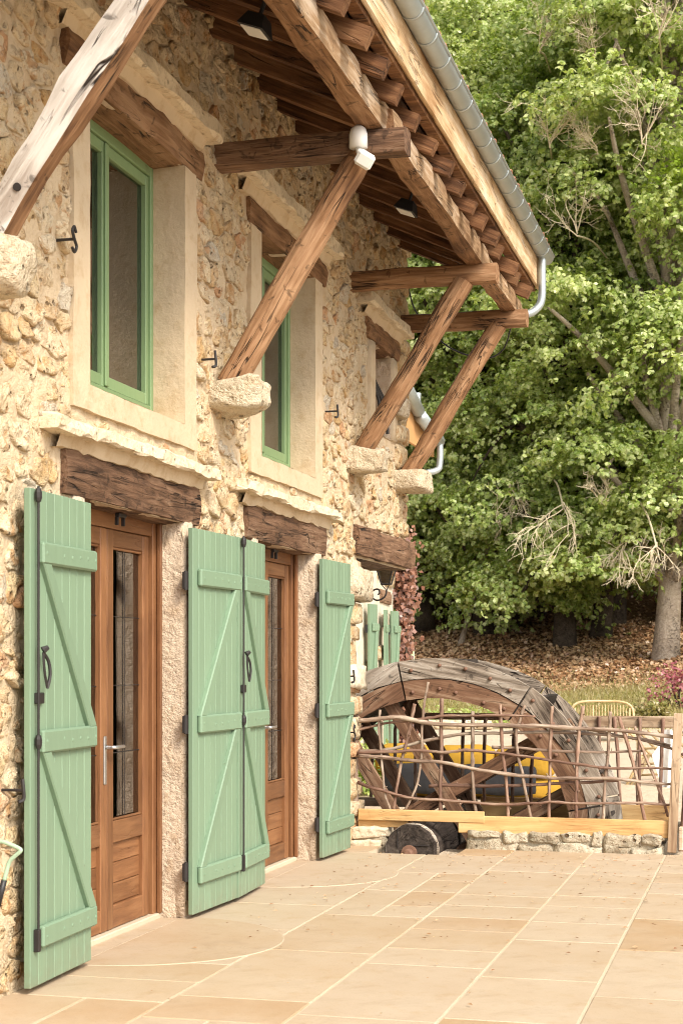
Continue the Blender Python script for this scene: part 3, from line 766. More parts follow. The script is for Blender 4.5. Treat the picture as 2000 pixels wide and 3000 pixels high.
# roof slab and eave tiles
def roof_slab():
    P = [(1.40, 3.5, 5.33), (1.40, 14.9, 5.33), (-5.2, 14.9, 5.33 + 6.6 * sl_), (-5.2, 3.5, 5.33 + 6.6 * sl_)]
    P = [(1.26, 3.5, 5.255), (1.26, 14.88, 5.255), (-5.2, 14.88, 7.2), (-5.2, 3.5, 7.2)]
    V = P + [(x, y, z + .05) for x, y, z in P]; return V, [(3, 2, 1, 0), (4, 5, 6, 7), (0, 1, 5, 4), (1, 2, 6, 5), (2, 3, 7, 6), (3, 0, 4, 7)]
mk('roof', *roof_slab(), M['tile'], house)
def tile_mesh(L=.5, r0=.085, r1=.07, flip=False):
    V = []; F = []; n = 8
    for t in (0, .013):
        for i, r in ((0, r0), (1, r1)):
            for k in range(n + 1):
                a = math.pi * k / n; V.append((i * L, (r + t) * math.cos(a), (r + t) * math.sin(a) * (-.7 if flip else .8)))
    m = n + 1
    for k in range(n):
        F += [(k, k + 1, m + k + 1, m + k), (2 * m + k, 3 * m + k, 3 * m + k + 1, 2 * m + k + 1), (k, 2 * m + k, 2 * m + k + 1, k + 1)]
    me = bpy.data.meshes.new('eave_tile'); me.from_pydata(V, [], F); me.materials.append(M['tile']); me.polygons.foreach_set('use_smooth', [True] * len(F)); return me
tm = tile_mesh(); tf = tile_mesh(flip=True)
for k in range(60):
    y = 3.6 + .19 * k
    if y > 14.85: break
    link('eave_tile', tm, house, Matrix.Translation((1.318 + R.uniform(-.012, .012), y, 5.30)) @ Matrix.Rotation(math.pi, 4, 'Z') @ Matrix.Rotation(-.26, 4, 'Y'))
# ---- gutter with bracket bands, end spout
GX, GZ_, GR = 1.295, 5.28, .07
def half_pipe(y0, y1, r, t=.003, n=14):
    V = []; F = []
    for y in (y0, y1):
        for rr in (r, r - t):
            for k in range(n + 1): a = math.pi + math.pi * k / n; V.append((GX + rr * math.cos(a), y, GZ_ + rr * math.sin(a)))
    m = n + 1
    for k in range(n): F += [(k, k + 1, 2 * m + k + 1, 2 * m + k), (m + k, 3 * m + k, 3 * m + k + 1, m + k + 1), (k, m + k, m + k + 1, k + 1), (2 * m + k, 2 * m + k + 1, 3 * m + k + 1, 3 * m + k)]
    F += [(0, 2 * m, 3 * m, m), (n, m + n, 3 * m + n, 2 * m + n)]
    return V, F
gut = mk('gutter', *half_pipe(3.6, 14.95, GR), M['zinc'], house, smooth=True)
bead = mk('gutter_bead', *tube([(GX + GR, 3.6, GZ_ + .004), (GX + GR, 14.95, GZ_ + .004)], .011, 8), M['zinc'], gut, smooth=True)
V = [(GX + GR * math.cos(math.pi + math.pi * k / 12), 14.95, GZ_ + GR * math.sin(math.pi + math.pi * k / 12)) for k in range(13)]
mk('gutter_end', V, [tuple(range(13))], M['zinc'], gut)
y = 3.9
while y < 14.8:
    V, F = half_pipe(y, y + .028, GR + .005, .006); mk('gutter_bracket', V, F, M['zinc'], gut, smooth=True); y += .395
mk('downpipe', *tube(smoothpts([(GX - .01, 14.72, 5.24), (GX - .01, 14.72, 5.10), (GX - .012, 14.72, 4.86), (GX - .05, 14.70, 4.76), (GX - .14, 14.66, 4.70), (1.0, 14.6, 4.70), (.4, 14.6, 4.69), (.02, 14.6, 4.68)], 4), .036, 12), M['zinc'], house, smooth=True)

# ---- doors
def door(yc, y0, y1):
    d = link('door', None, house, Matrix.Translation((-.19, yc, 0)))
    X = -.19; W_ = M['door']
    def bar(n, y_0, y_1, z0, z1, x0=-.03, x1=.03, p=d, vert=None):
        vert = (z1 - z0) > (y_1 - y_0) if vert is None else vert
        c = ((y_0 + y_1) / 2, (z0 + z1) / 2)
        if vert: V, F = bbox(0, z1 - z0, -(y_1 - y_0) / 2, (y_1 - y_0) / 2, x0, x1, .005); m = frame((X, c[0], z0), (0, 0, 1), (1, 0, 0))
        else: V, F = bbox(0, y_1 - y_0, -(z1 - z0) / 2, (z1 - z0) / 2, x0, x1, .005); m = frame((X, y_0, c[1]), (0, 1, 0), (1, 0, 0))
        return mk(n, V, F, W_, p, m)
    bar('door_frame', y0, y0 + .075, 0.03, 2.30, -.04, .04); bar('door_frame', y1 - .075, y1, .03, 2.30, -.04, .045); bar('door_frame', y0 + .075, y1 - .075, 2.215, 2.30, -.04, .04)
    bar('door_casing', y1 - .03, y1 - .002, .03, 2.30, .047, .075)
    bar('door_frame', y0 + .0751, y0 + .10, 0.03, 2.215, -.04, .015); bar('door_frame', y1 - .10, y1 - .0751, .03, 2.215, -.04, .015)
    mk('door_sill', *bbox(X - .05, -.125, y0, y1, -.02, .032, .006), M['grout'], house); mk('doorstep', *bbox(-.1249, -.001, y0, y1, -.03, .0038, .003), M['slab'], house)
    for a, b in ((y0 + .102, yc - .002), (yc + .002, y1 - .102)):
        st = .085
        bar('stile', a, a + st, .035, 2.212, -.025, .03); bar('stile', b - st, b, .035, 2.212, -.025, .03)
        bar('rail', a + st, b - st, 2.12, 2.212, -.025, .027); bar('rail', a + st, b - st, .035, .16, -.025, .027); bar('rail', a + st, b - st, .50, .62, -.025, .027)
        for k in range(3):
            h = .34 / 3; bar('panel_board', a + st, b - st, .16 + h * k + .001, .16 + h * (k + 1) - .001, -.015, .005, vert=False)
        pane = mk('pane', *box(X - .006, X - .002, a + st, b - st, .62, 2.12), M['glass'], d)
        g = [box(X + .002, X + .006, (a + b) / 2 - .0018, (a + b) / 2 + .0018, .62, 2.12)] + [box(X + .002, X + .006, a + st, b - st, z_ - .0018, z_ + .0018) for z_ in (.99, 1.36, 1.74)]
        for q in g: mk('glazing_bar', *q, M['iron'], d)
        for zz in (.62, 2.105): bar('bead', a + st, b - st, zz, zz + .015, .004, .02)
    h = mk('handle_plate', *bbox(X + .031, X + .037, yc - .055, yc - .02, .83, 1.09, .004), M['steel'], d)
    mk('door_handle', *tube([(X + .035, yc - .037, 1.03), (X + .085, yc - .037, 1.03), (X + .09, yc - .03, 1.03), (X + .09, yc + .09, 1.03)], .010, 8), M['steel'], d, smooth=True)
door(8.02, 7.325, 8.725); door(10.825, 10.125, 11.525)
for yl in (7.98, 10.78): mk('bolt_keep', *join(bbox(-.10, -.07, yl, yl + .1, 2.27, 2.29, .004), bbox(-.1, -.08, yl, yl + .012, 2.225, 2.27, .002), bbox(-.1, -.08, yl + .088, yl + .1, 2.225, 2.27, .002)), M['iron'], house)

# ---- windows
def window(y0, y1, z0, z1, X=-.205):
    w_ = link('window', None, house, Matrix.Translation((X, (y0 + y1) / 2, z0))); m = M['wgreen']; yc = (y0 + y1) / 2
    def bar(n, a, b, c, d, x0, x1): return mk(n, *bbox(X + x0, X + x1, a, b, c, d, .004), m, w_)
    bar('window_frame', y0, y0 + .04, z0, z1, -.03, .035); bar('window_frame', y1 - .04, y1, z0, z1, -.03, .035)
    bar('window_frame', y0 + .04, y1 - .04, z1 - .06, z1, -.03, .033); bar('window_frame', y0 + .04, y1 - .04, z0, z0 + .05, -.03, .033)
    for a, b in ((y0 + .043, yc - .001), (yc + .001, y1 - .043)):
        s = .040
        bar('sash_stile', a, a + s, z0 + .053, z1 - .063, -.03, .02); bar('sash_stile', b - s, b, z0 + .053, z1 - .063, -.03, .02)
        bar('sash_rail', a + s, b - s, z1 - .125, z1 - .063, -.03, .018); bar('sash_rail', a + s, b - s, z0 + .053, z0 + .12, -.03, .018)
        mk('pane', *box(X - .012, X - .008, a + s, b - s, z0 + .12, z1 - .125), M['glass'], w_)
    bar('meeting_strip', yc - .022, yc + .022, z0 + .06, z1 - .07, .021, .034)
window(7.384, 8.722, 2.925, 4.37); window(10.194, 11.502, 2.925, 4.37)

# ---- shutters: boards, battens, braces, ironwork
def shutter(yh, w_, side, ang_, xh=.055, z0=.03, h=2.235, rod=False, hinges=True, base=None, par=None, boards=8, latch=None, plain=False):
    """hinge at y=yh; side +1: leaf runs towards +y from the hinge, -1: towards -y. ang_: how far it stands off the wall (rad)"""
    base = base or Vector((xh, yh, z0)); par = par or house
    d = Vector((math.sin(ang_), side * math.cos(ang_), 0)); nrm = Vector((math.cos(ang_), -side * math.sin(ang_), 0))
    def m4(o): m = Matrix((d, nrm, Vector((0, 0, 1)))).transposed().to_4x4(); m.translation = base + o; return m
    MW = m4(Vector())
    s = link('shutter', None, par, MW)
    def fl(F): return F if side < 0 else [f[::-1] for f in F]
    def add(n, V, F, mat=None): 
        return mk(n, V, fl(F), mat or M['green'], s, MW)
    bw_ = w_ / boards; th = .032
    for i in range(boards):
        dz = 0
        V, F = bbox(i * bw_ + .0011, (i + 1) * bw_ - .0011, 0, th + (R.uniform(-.0008, .0008)), dz, h, .0035)
        add('board', V, F)
    e0, e1 = (.06, w_ + .012)
    if rod: e0, e1 = -.012, w_ - .085
    zb = [(.17, .27), (1.045, 1.15), (1.90, 2.0)]
    if plain: zb = zb[2:]
    NV = []; NF = []
    for a, b in zb:
        V, F = bbox(e0, e1, th, th + .03, a, b, .009); add('batten', V, F)
        n = 6
        for k in range(n):
            x = e0 + (e1 - e0) * (.06 if k == 0 else (.34 + .62 * (k - 1) / 4)) if not rod else e0 + (e1 - e0) * (.94 if k == 0 else (.04 + .6 * (k - 1) / 4))
            zc = (a + b) / 2 + R.uniform(-.006, .006); q = len(NV); rr = .0105
            ring = [(x + rr * math.cos(t * math.pi / 4), th + .030, zc + rr * math.sin(t * math.pi / 4)) for t in range(8)]
            NV += ring + [(x, th + .037, zc)]; NF += [(q + t, q + (t + 1) % 8, q + 8) for t in range(8)]
    if not plain: mk('nail_heads', NV, [f[::-1] for f in fl(NF)], M['green'], s, MW, smooth=True)['kind'] = 'stuff'
    if not plain:
        for (a0, b0), (a1, b1) in ((zb[0], zb[1]), (zb[1], zb[2])):
            xa, xb = e0 + .045, e1 - .055
            p0 = Vector((xa, 0, b0 - .002)); p1 = Vector((xb, 0, a1 + .002)); dd = (p1 - p0)
            L = dd.length; t = math.atan2(dd.z, dd.x)
            hw = .036; ex = hw / math.tan(t)
            # brace with horizontal ends
            pl = [(p0.x - hw / math.sin(t), p0.z), (p0.x + hw / math.sin(t), p0.z), (p1.x + hw / math.sin(t), p1.z), (p1.x - hw / math.sin(t), p1.z)]
            V = [(x, th, z) for x, z in pl]; c = .006
            cx = sum(p[0] for p in pl) / 4
            V += [(x + (c / math.sin(t) if k in (0, 3) else -c / math.sin(t)), th + .027, z) for k, (x, z) in enumerate(pl)] + [(x, th + .02, z) for x, z in pl]
            F = [(4, 5, 6, 7)[::-1]] + [(k, (k + 1) % 4, 8 + (k + 1) % 4, 8 + k)[::-1] for k in range(4)] + [(8 + k, 8 + (k + 1) % 4, 4 + (k + 1) % 4, 4 + k)[::-1] for k in range(4)]
            add('diagonal_brace', V, F)
    I = M['iron']
    if hinges:
        for zz in (.20, 1.05, 1.88): add('hinge', *join(bbox(-.035, .02, -.022, -.002, zz, zz + .10, .003), tube([(-.022, -.004, zz - .005), (-.022, -.004, zz + .105)], .012, 8)), I)
    if rod:
        x = w_ - .045
        add('shutter_bolt', *join(tube([(x, th + .02, .16), (x, th + .02, h + .01)], .0062, 8), *[tube([(x, th + .02, q - .03), (x, th + .02, q - .012), (x, th + .02, q + .012), (x, th + .02, q + .03)], [.012, .017, .017, .012], 8) for q in (1.10, h - .03)], bbox(x - .012, x + .012, th, th + .028, .16, .26, .003)), I)
        hv = [(x - .02, th + .035, 1.50), (x - .055, th + .045, 1.46), (x - .06, th + .05, 1.40), (x - .04, th + .045, 1.34)]
        add('bolt_handle', *join(tube(smoothpts(hv, 4), .008, 6), tube(smoothpts([(x - .02, th + .035, 1.5), (x - .02, th + .04, 1.42), (x - .04, th + .045, 1.34)], 4), .006, 6), bbox(x - .075, x + .005, th, th + .018, 1.27, 1.32, .004), tube([(x - .025, th + .03, 1.51), (x - .04, th + .05, 1.525)], [.018, .010], 8)), I)
    return s
shutter(7.245, .725, -1, .035, rod=True, hinges=False)
shutter(8.69, .70, 1, .045)
shutter(10.06, .67, -1, .06, rod=True, hinges=False)
shutter(11.49, .70, 1, .045)
# holdbacks and hooks on the wall
def hook(y, z, kind):
    P = [tube([(-.04, y, z), (.10, y, z)], .007, 6)]
    if kind == 's': P.append(tube(smoothpts([(.10, y + .02, z + .035), (.10, y, z + .06), (.10, y - .02, z + .035), (.10, y, z), (.10, y + .025, z - .03), (.10, y + .0, z - .062), (.10, y - .025, z - .045)], 4), .0075, 6))
    else: P.append(tube(smoothpts([(.10, y, z + .05), (.105, y, z), (.105, y, z - .04), (.09, y - .02, z - .05)], 3), .009, 6))
    return mk('shutter_hook', *join(*P), M['iron'], house)
hook(7.02, 3.50, 's'); hook(9.03, 3.30, 'i'); hook(11.85, 3.42, 'i'); hook(12.35, 1.38, 'i'); hook(12.38, .93, 's'); hook(6.47, .92, 'i')

# ---- lamps and sensor under the eaves (hang on the house)
def floodlight(y, x, z, label):
    t = thing('floodlight', label, 'floodlight', (x, y, z), 'floodlights under the eaves')
    V, F = box(-.06, .06, -.075, .075, -.05, .03); V = [(a * (1.25 if c < 0 else .8), b * (1.25 if c < 0 else .8), c) for a, b, c in V]
    m = tmat((x, y, z), 0, .0, .35)
    mk('housing', V, F, M['blackp'], t, m)
    mk('lens', *bbox(-.058, .058, -.075, .075, -.058, -.051, .002), M['white'], t, m)
    mk('bracket', *tube([(0, 0, .03), (0, 0, .14)], .012, 6), M['blackp'], t, m)
floodlight(8.12, .66, 4.90, 'small black floodlight under the rafters above the first window')
floodlight(11.55, .72, 4.87, 'small black floodlight under the rafters between the two horizontal tie beams')
ms = thing('motion_sensor', 'white motion sensor on the end of the dark tie beam', 'motion sensor', (.93, 9.26, 4.62))
def cap(r, h, n=12):
    return tube([(0, 0, 0), (0, 0, h * .6), (0, 0, h * .85), (0, 0, h)], [r, r, r * .8, r * .35], n)
mk('sensor_housing', *cap(.055, .135), M['white'], ms, Matrix.Translation((.93, 9.235, 4.555)), smooth=True)
mk('sensor_arm', *tube([(.93, 9.235, 4.555), (.945, 9.22, 4.52), (.96, 9.22, 4.50)], .022, 8), M['white'], ms, smooth=True)
mk('sensor_head', *bbox(-.055, .055, -.04, .04, -.045, .045, .016), M['white'], ms, tmat((.975, 9.21, 4.475), .4, .5, .5))
mk('cable', *tube(smoothpts([(.0, 14.74, 5.2), (.05, 14.9, 4.85), (.35, 14.9, 4.50), (.7, 14.9, 4.36), (.9, 14.85, 4.42), (1.0, 14.7, 4.6)], 6), .008, 5), M['blackp'], house)

# ================================================================== kerb wall of the wheel pit
kerb = thing('kerb_wall', 'low mossy stone kerb along the end of the terrace', 'stone wall', (1.4, 12.75, 0))
mk('kerb_core', *join(bbox(.97, 2.46, 12.63, 12.93, -.2, .13, .02), bbox(.02, .29, 12.63, 12.93, -.2, .13, .02)), M['kerb'], kerb)
def kstone(x0, x1, z0, z1, mat='kerb', seed=0): blk('kerb_stone', x0 + .004, x1 - .004, 12.60, 12.95, z0, z1, M[mat], kerb, seed, .030, .45, 6, 7)
x = .97
for i, w_ in enumerate((.26, .23, .25, .24, .09, .30, .20)):
    x1 = min(2.50, x + w_); kstone(x, x1, .055 + R.uniform(-.025, .025), .150 + R.uniform(-.008, .008), seed=400 + i); x = x1
x = .95
for i, w_ in enumerate((.42, .30, .38, .20, .26)):
    kstone(x, min(2.49, x + w_), -.06, .065 + R.uniform(-.02, .02), 'kerb', seed=420 + i); x += w_
kstone(.0, .31, .06, .15, 'dressed', 441); kstone(.0, .28, -.05, .055, 'dressed', 442)
# back kerb of the pit
for i in range(8): blk('kerb_stone', -1.1 + i * .46, -1.1 + (i + 1) * .46 - .01, 14.42, 14.72, -.12, .06 + R.uniform(-.01, .02), M['kerb'], kerb, 460 + i, .015, .3, 3, 8)
# pit lining
mk('pit_lining', *join(([(PIT[0] + .0, PIT[2] + .012, -1.7), (PIT[1], PIT[2] + .012, -1.7), (PIT[1], PIT[2] + .012, -.06), (PIT[0], PIT[2] + .012, -.06)], [(0, 1, 2, 3)])), M['kerb'], kerb)

# ================================================================== water wheel
WC = Vector((.545, 13.30, .02))
wheel = thing('water_wheel', 'weathered wooden water wheel half sunk in its pit behind the stick fence', 'water wheel', (WC.x, 13.6, -1.5))
RO, RI = 1.51, 1.17
def felloe(a0, a1, r0, r1, y0, y1, mat, seed):
    n = 10; V = []; F = []
    for i in range(n + 1):
        a = a0 + (a1 - a0) * i / n
        for (r, y) in ((r0, y0), (r1, y0), (r1, y1), (r0, y1)):
            e = 1 + .006 * noise3((a * 2, r, y), 3, seed); p = (r * e * math.cos(a), y + .008 * noise3((a * 3, r, y), 2, seed + 3), r * e * math.sin(a)); V.append(p)
    for i in range(n):
        for k in range(4): q = i * 4 + k; w_ = i * 4 + (k + 1) % 4; F.append((q, w_, w_ + 4, q + 4))
    F += [(0, 1, 2, 3)[::-1], tuple(n * 4 + k for k in range(4))]
    # local frame with X along the chord so that the grain follows it
    am = (a0 + a1) / 2; rot = Matrix.Rotation(math.pi / 2 - am, 4, 'Y') if False else Matrix.Rotation(-(am - math.pi / 2), 4, 'Y')
    inv = rot.inverted(); V = [inv @ Vector(v) for v in V]
    return mk('felloe', V, F, M[mat], wheel, Matrix.Translation(WC) @ rot)
joint0 = math.radians(101.5); seg = math.radians(45)
for side, ya in ((0, 0.0), (1, .93)):
    for i in range(8):
        a = joint0 - seg * (i + 1); g = .006
        rm = RI + .165
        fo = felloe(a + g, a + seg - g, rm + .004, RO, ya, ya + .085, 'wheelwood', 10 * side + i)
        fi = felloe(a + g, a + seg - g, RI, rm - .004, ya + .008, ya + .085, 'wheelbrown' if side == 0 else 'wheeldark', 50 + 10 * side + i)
        if side == 0 and (.0 < (a + seg) and a < math.pi):
            for fo_, r in ((fo, RO - .085), (fi, RI + .07)):
                for k in range(5):
                    aa = a + seg * (.08 + .21 * k) + R.uniform(-.03, .03); rr = r + R.uniform(-.03, .03)
                    if not (-.2 < aa < 3.0): continue
                    c = WC + Vector((rr * math.cos(aa), -.004 + (.008 if r < rm else 0), rr * math.sin(aa)))
                    mk('bolt', *tube([c + Vector((0, .01, 0)), c + Vector((0, -.012, 0)), c + Vector((0, -.02, 0))], [.016, .016, .009], 8), M['rust'], fo_, smooth=True)
# clasp arms: two pairs on each rim
def arm(ang_, off, y, mat, ln=1.44, w_=.125):
    d = Vector((math.cos(ang_), 0, math.sin(ang_))); n = Vector((-math.sin(ang_), 0, math.cos(ang_))); h = math.sqrt(ln ** 2 - off ** 2)
    c = WC + n * off + Vector((0, y, 0)); beam('spoke', c - d * h, c + d * h, .075, w_, M[mat], wheel, up=n, rough=.006, ch=.12)
for ya in (.13, .87):
    arm(math.radians(-58), .26, ya, 'wheelbrown'); arm(math.radians(-58), -.22, ya, 'wheelbrown')
    arm(math.radians(30), .26, ya + .08 - .0 if ya < .3 else ya - .08, 'wheelbrown'); arm(math.radians(30), -.24, ya + .08 if ya < .3 else ya - .08, 'wheelbrown')
# float boards between the rims
for i in range(24):
    a = 2 * math.pi * i / 24 + .05; d = Vector((math.cos(a), 0, math.sin(a))); c = WC + d * (RI + .04) + Vector((0, .51, 0))
    V, F = bbox(0, .32 if i % 2 else .26, -.42, .42, -.014, .014, .004)
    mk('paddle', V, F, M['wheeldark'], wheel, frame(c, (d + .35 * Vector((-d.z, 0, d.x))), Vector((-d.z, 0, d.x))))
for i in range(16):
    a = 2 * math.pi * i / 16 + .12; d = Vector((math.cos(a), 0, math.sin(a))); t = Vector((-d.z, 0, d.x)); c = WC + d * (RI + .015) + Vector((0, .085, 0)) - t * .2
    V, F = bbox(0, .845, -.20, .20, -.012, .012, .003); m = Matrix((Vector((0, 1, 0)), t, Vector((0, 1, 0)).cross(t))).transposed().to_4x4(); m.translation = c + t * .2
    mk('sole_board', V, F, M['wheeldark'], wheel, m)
# axle log with iron gudgeon
V, F = beam_mesh(2.0, .41, .41, 5, 14, .012, 0, 0, 0, 1.0)
axle = mk('axle', V, F, M['wheeldark'], wheel, frame((WC.x, 12.40, -.01), (0, 1, 0)), smooth=False)
mk('iron_band', *tube([(WC.x, 12.52, -.01), (WC.x, 12.55, -.01)], .214, 24), M['wheelwood'], axle, smooth=False)
mk('gudgeon', *join(tube([(WC.x, 12.405, -.02), (WC.x, 12.37, -.02)], .062, 16), tube([(WC.x, 12.39, -.02), (WC.x, 12.34, -.02), (WC.x, 12.33, -.02)], [.038, .038, .025], 12)), M['rust'], axle)
mk('end_crack', *join(bbox(WC.x - .10, WC.x - .094, 12.393, 12.41, .01, .17, .001), bbox(WC.x - .006, WC.x + .16, 12.393, 12.41, .035, .040, .001)), M['iron'], axle)

# ================================================================== woven stick fences
def zpt(x, y, Y): return atY(1000 + x / 1.568, 1850 + y / 1.568, Y)
FY = 12.69
fence = thing('stick_fence', 'rustic fence of woven branches on planks in front of the water wheel', 'fence', (1.3, FY, .2))
def stick(pts, r, Y, par, mat, wob=.006, name='stick', tip=.7):
    P = [zpt(x, y, Y) for x, y in pts]; P = smoothpts(P, 5); n = len(P); sd = R.randint(0, 999)
    for i, p in enumerate(P):
        p += Vector((wob * noise3((i * .4, 1, 1), 1, sd), .8 * wob * noise3((i * .3, 3, 1), 1, sd), wob * noise3((i * .4, 7, 1), 1, sd)))
    rad = [r * (1 - (1 - tip) * i / (n - 1)) * (1 + .13 * noise3((i, 0, 0), .7, sd) + (.22 if R.random() < .10 else 0)) for i in range(n)]
    V, F = tube(P, rad, 7)
    ps = [(V, F)]
    for _ in range(R.randint(1, 3)):
        i = R.randint(1, n - 2); d = Vector((R.uniform(-1, 1), R.uniform(-.5, .3), R.uniform(-.6, 1))).normalized(); ps.append(tube([P[i], P[i] + d * (rad[i] + R.uniform(.012, .03))], [rad[i] * .5, rad[i] * .3], 5))
    V, F = join(*ps)
    L = (P[-1] - P[0]); m = frame(P[0], L); inv = m.inverted(); V = [inv @ v for v in V]
    return mk(name, V, F, M[mat], par, m, smooth=True)
H = [([(80,412),(200,398),(270,396),(450,426),(750,432),(960,438),(1250,455),(1400,470),(1545,490)], .020, 'bark'),
     ([(70,455),(200,424),(330,408)], .013, 'bark2'), ([(330,412),(450,390),(600,388),(760,386),(890,392)], .012, 'bark2'),
     ([(80,550),(180,548),(260,535),(400,500),(560,472),(700,468),(800,465),(960,464),(1100,470),(1240,478),(1400,505),(1530,545)], .015, 'bark'),
     ([(70,560),(250,552),(360,548),(480,556),(560,548),(640,550),(780,565),(960,595),(1090,612),(1240,630),(1400,628),(1560,632)], .014, 'bark2'),
     ([(690,532),(820,538),(960,548),(1110,555),(1240,556),(1395,550)], .013, 'bark'),
     ([(80,572),(200,580),(300,592),(480,605),(600,632),(800,660),(900,668),(1000,676),(1200,676),(1290,680),(1400,694),(1510,702)], .016, 'bark'),
     ([(400,712),(520,706),(620,710),(800,708),(960,702),(1110,695),(1270,686)], .016, 'bark2'),
     ([(75,695),(200,735),(340,770),(460,775),(620,790),(760,795),(880,792),(960,785),(1080,790),(1300,790),(1440,792),(1535,802)], .013, 'bark2'),
     ([(960,450),(1080,448),(1180,458),(1300,485),(1420,500),(1510,525)], .012, 'bark')]
for i, (p, r, m) in enumerate(H): stick(p, r, FY - .018 + .036 * (i % 2), fence, m)
Vt = [([(178,360),(172,450),(185,600),(200,740),(224,828)], .010, 'bark'), ([(337,332),(318,420),(300,500),(265,640),(238,830)], .014, 'bark2'),
      ([(398,235),(380,330),(370,430),(362,600),(345,700),(290,828)], .011, 'bark'), ([(461,308),(458,420),(458,560),(454,700),(455,838)], .016, 'bark2'),
      ([(602,370),(602,480),(600,600),(605,740),(623,882)], .015, 'bark'), ([(728,335),(735,500),(755,680),(765,868)], .014, 'bark2'),
      ([(840,340),(818,410),(800,490),(825,640),(850,760),(876,888)], .013, 'bark'), ([(966,345),(962,450),(957,560),(955,700),(951,872)], .014, 'bark2'),
      ([(1108,345),(1095,440),(1085,520),(1078,700),(1077,873)], .015, 'bark2'), ([(1235,368),(1230,460),(1222,580),(1210,700),(1200,876)], .013, 'bark'),
      ([(1275,392),(1305,490),(1335,600),(1368,740),(1395,880)], .015, 'bark2'), ([(1345,437),(1375,520),(1410,610),(1460,730),(1500,852)], .012, 'bark2')]
for i, (p, r, m) in enumerate(Vt): stick(p, r, FY + (.006 if i % 2 else -.006), fence, m, tip=.95)
def plank(p, name, x0, x1, y0, y1, Y, th, mat):
    a = zpt(x0, y1, Y); b = zpt(x1, y0, Y)
    V, F = bbox(0, b.x - a.x, -th / 2, th / 2, 0, b.z - a.z, .004); return mk(name, V, F, M[mat], p, Matrix.Translation((a.x, Y, a.z)))
plank(fence, 'plank', 78, 305, 850, 896, 12.70, .03, 'pine'); plank(fence, 'plank', 78, 656, 829, 866, 12.655, .035, 'pine'); plank(fence, 'plank', 538, 1500, 870, 924, 12.67, .05, 'pine')
def post(Y, p, name='post'):
    a = zpt(1498, 1016, Y); b = zpt(1527, 420, Y)
    V, F = bbox(0, 1.08, -.034, .034, -.02, .02, .003); return mk(name, V, F, M['post'], p, frame(a + Vector((.03, 0, 0)), (b - a), (0, 1, 0)))
post(12.63, fence)
for k, (Y, x) in enumerate(((12.78, .02), (13.6, 2.63))): pass
beam('post', (.015, 12.74, .2), (.02, 12.74, 1.12), .03, .035, M['bark'], fence, 7)
# side fence running away on the right
sf = thing('stick_fence', 'branch and plank fence running back from the terrace post at the right edge', 'fence', (2.62, 13.6, 0))
beam('post', (2.64, 12.86, 0), (2.70, 12.86, 1.02), .05, .05, M['bark2'], sf, 9, rnd=.9)
beam('post', (2.68, 14.5, 0), (2.70, 14.5, 1.02), .05, .05, M['bark2'], sf, 12, rnd=.9)
mk('plank', *bbox(2.62, 2.65, 12.75, 14.6, .02, .20, .004), M['post'], sf)
for i in range(5):
    z = .32 + i * .15; Y_ = [12.8 + .3 * q for q in range(7)]
    P = smoothpts([(2.66 + R.uniform(-.02, .02), y_, z + R.uniform(-.03, .03)) for y_ in Y_], 4); mk('stick', *tube(P, .014, 7), M['bark2' if i % 2 else 'bark'], sf, smooth=True)
for i in range(5):
    y_ = 13.0 + .3 * i; P = smoothpts([(2.66 + R.uniform(-.02, .02), y_, .1), (2.67, y_ + .03, .5), (2.66, y_ + R.uniform(-.06, .06), 1.05)], 4); mk('stick', *tube(P, .013, 7), M['bark2'], sf, smooth=True)
# rear fence beyond the pit
RY = 14.55
rf = thing('stick_fence', 'rear branch fence with pale top rail behind the water wheel', 'fence', (1.2, RY, 0))
rear = [(140, 430, 135, 650), (250, 400, 245, 640), (338, 300, 338, 500), (562, 400, 553, 612), (662, 400, 655, 765), (795, 440, 785, 700), (877, 545, 868, 782), (1182, 392, 1185, 520), (1250, 395, 1280, 690), (1370, 396, 1362, 830), (1476, 400, 1463, 832), (1360, 560, 1362, 820)]
for x0, y0, x1, y1 in rear: stick([(x0, y0), ((x0 + x1) / 2 + R.uniform(-5, 5), (y0 + y1) / 2), (x1, max(y1, 800))], .017, RY, rf, 'bark2' if R.random() < .6 else 'bark', tip=.95)
plank(rf, 'top_rail', 880, 1620, 392, 438, RY + .04, .04, 'post'); plank(rf, 'top_rail', 80, 880, 378, 402, RY + .04, .035, 'wheelbrown')
plank(rf, 'plank', 640, 1010, 768, 790, RY + .05, .05, 'pine'); plank(rf, 'plank', 640, 1520, 802, 866, RY - .02, .05, 'pine'); plank(rf, 'plank', 80, 330, 768, 802, RY - .02, .05, 'post')

# ================================================================== far house beyond the wheel
FX = -1.72
fh = thing('cream_house', 'cream rendered house with green shutters behind the water wheel', 'house', (FX - 2, 20, 0))
def fw():
    V, F = box(FX - 4, FX, 15.4, 21.65, -.1, 5.0); return V, F
mk('wall', *fw(), M['cream'], fh)
for i, (y_, z_) in enumerate(((20.9, 2.72), (21.35, 2.62), (20.95, 1.62), (21.2, 2.05), (20.3, 1.4))):
    blk('wall_stone', FX - .1, FX + .05, y_ - .22, y_ + .22, z_ - .09, z_ + .11, M['stone'], fh, 500 + i, .02, .3, 3, 7)
beam('lintel', (FX - .06, 20.85, 2.40), (FX - .06, 21.4, 2.38), .2, .2, M['oakdark'], fh, 4)
for (yh, sd, an, rod) in ((19.92, 1, .20, False), (20.95, -1, .1, False), (21.2, 1, .18, False)):
    shutter(yh, .24, sd, an, base=Vector((FX + .06, yh, 0.0)), par=fh, h=2.25 - (.05 if yh > 20 else 0), boards=3)
mk('rain_gutter', *tube([(-1.02, 19.0, 5.0), (-1.02, 20.05, 4.72)], .085, 10), M['zinc'], fh, smooth=True)
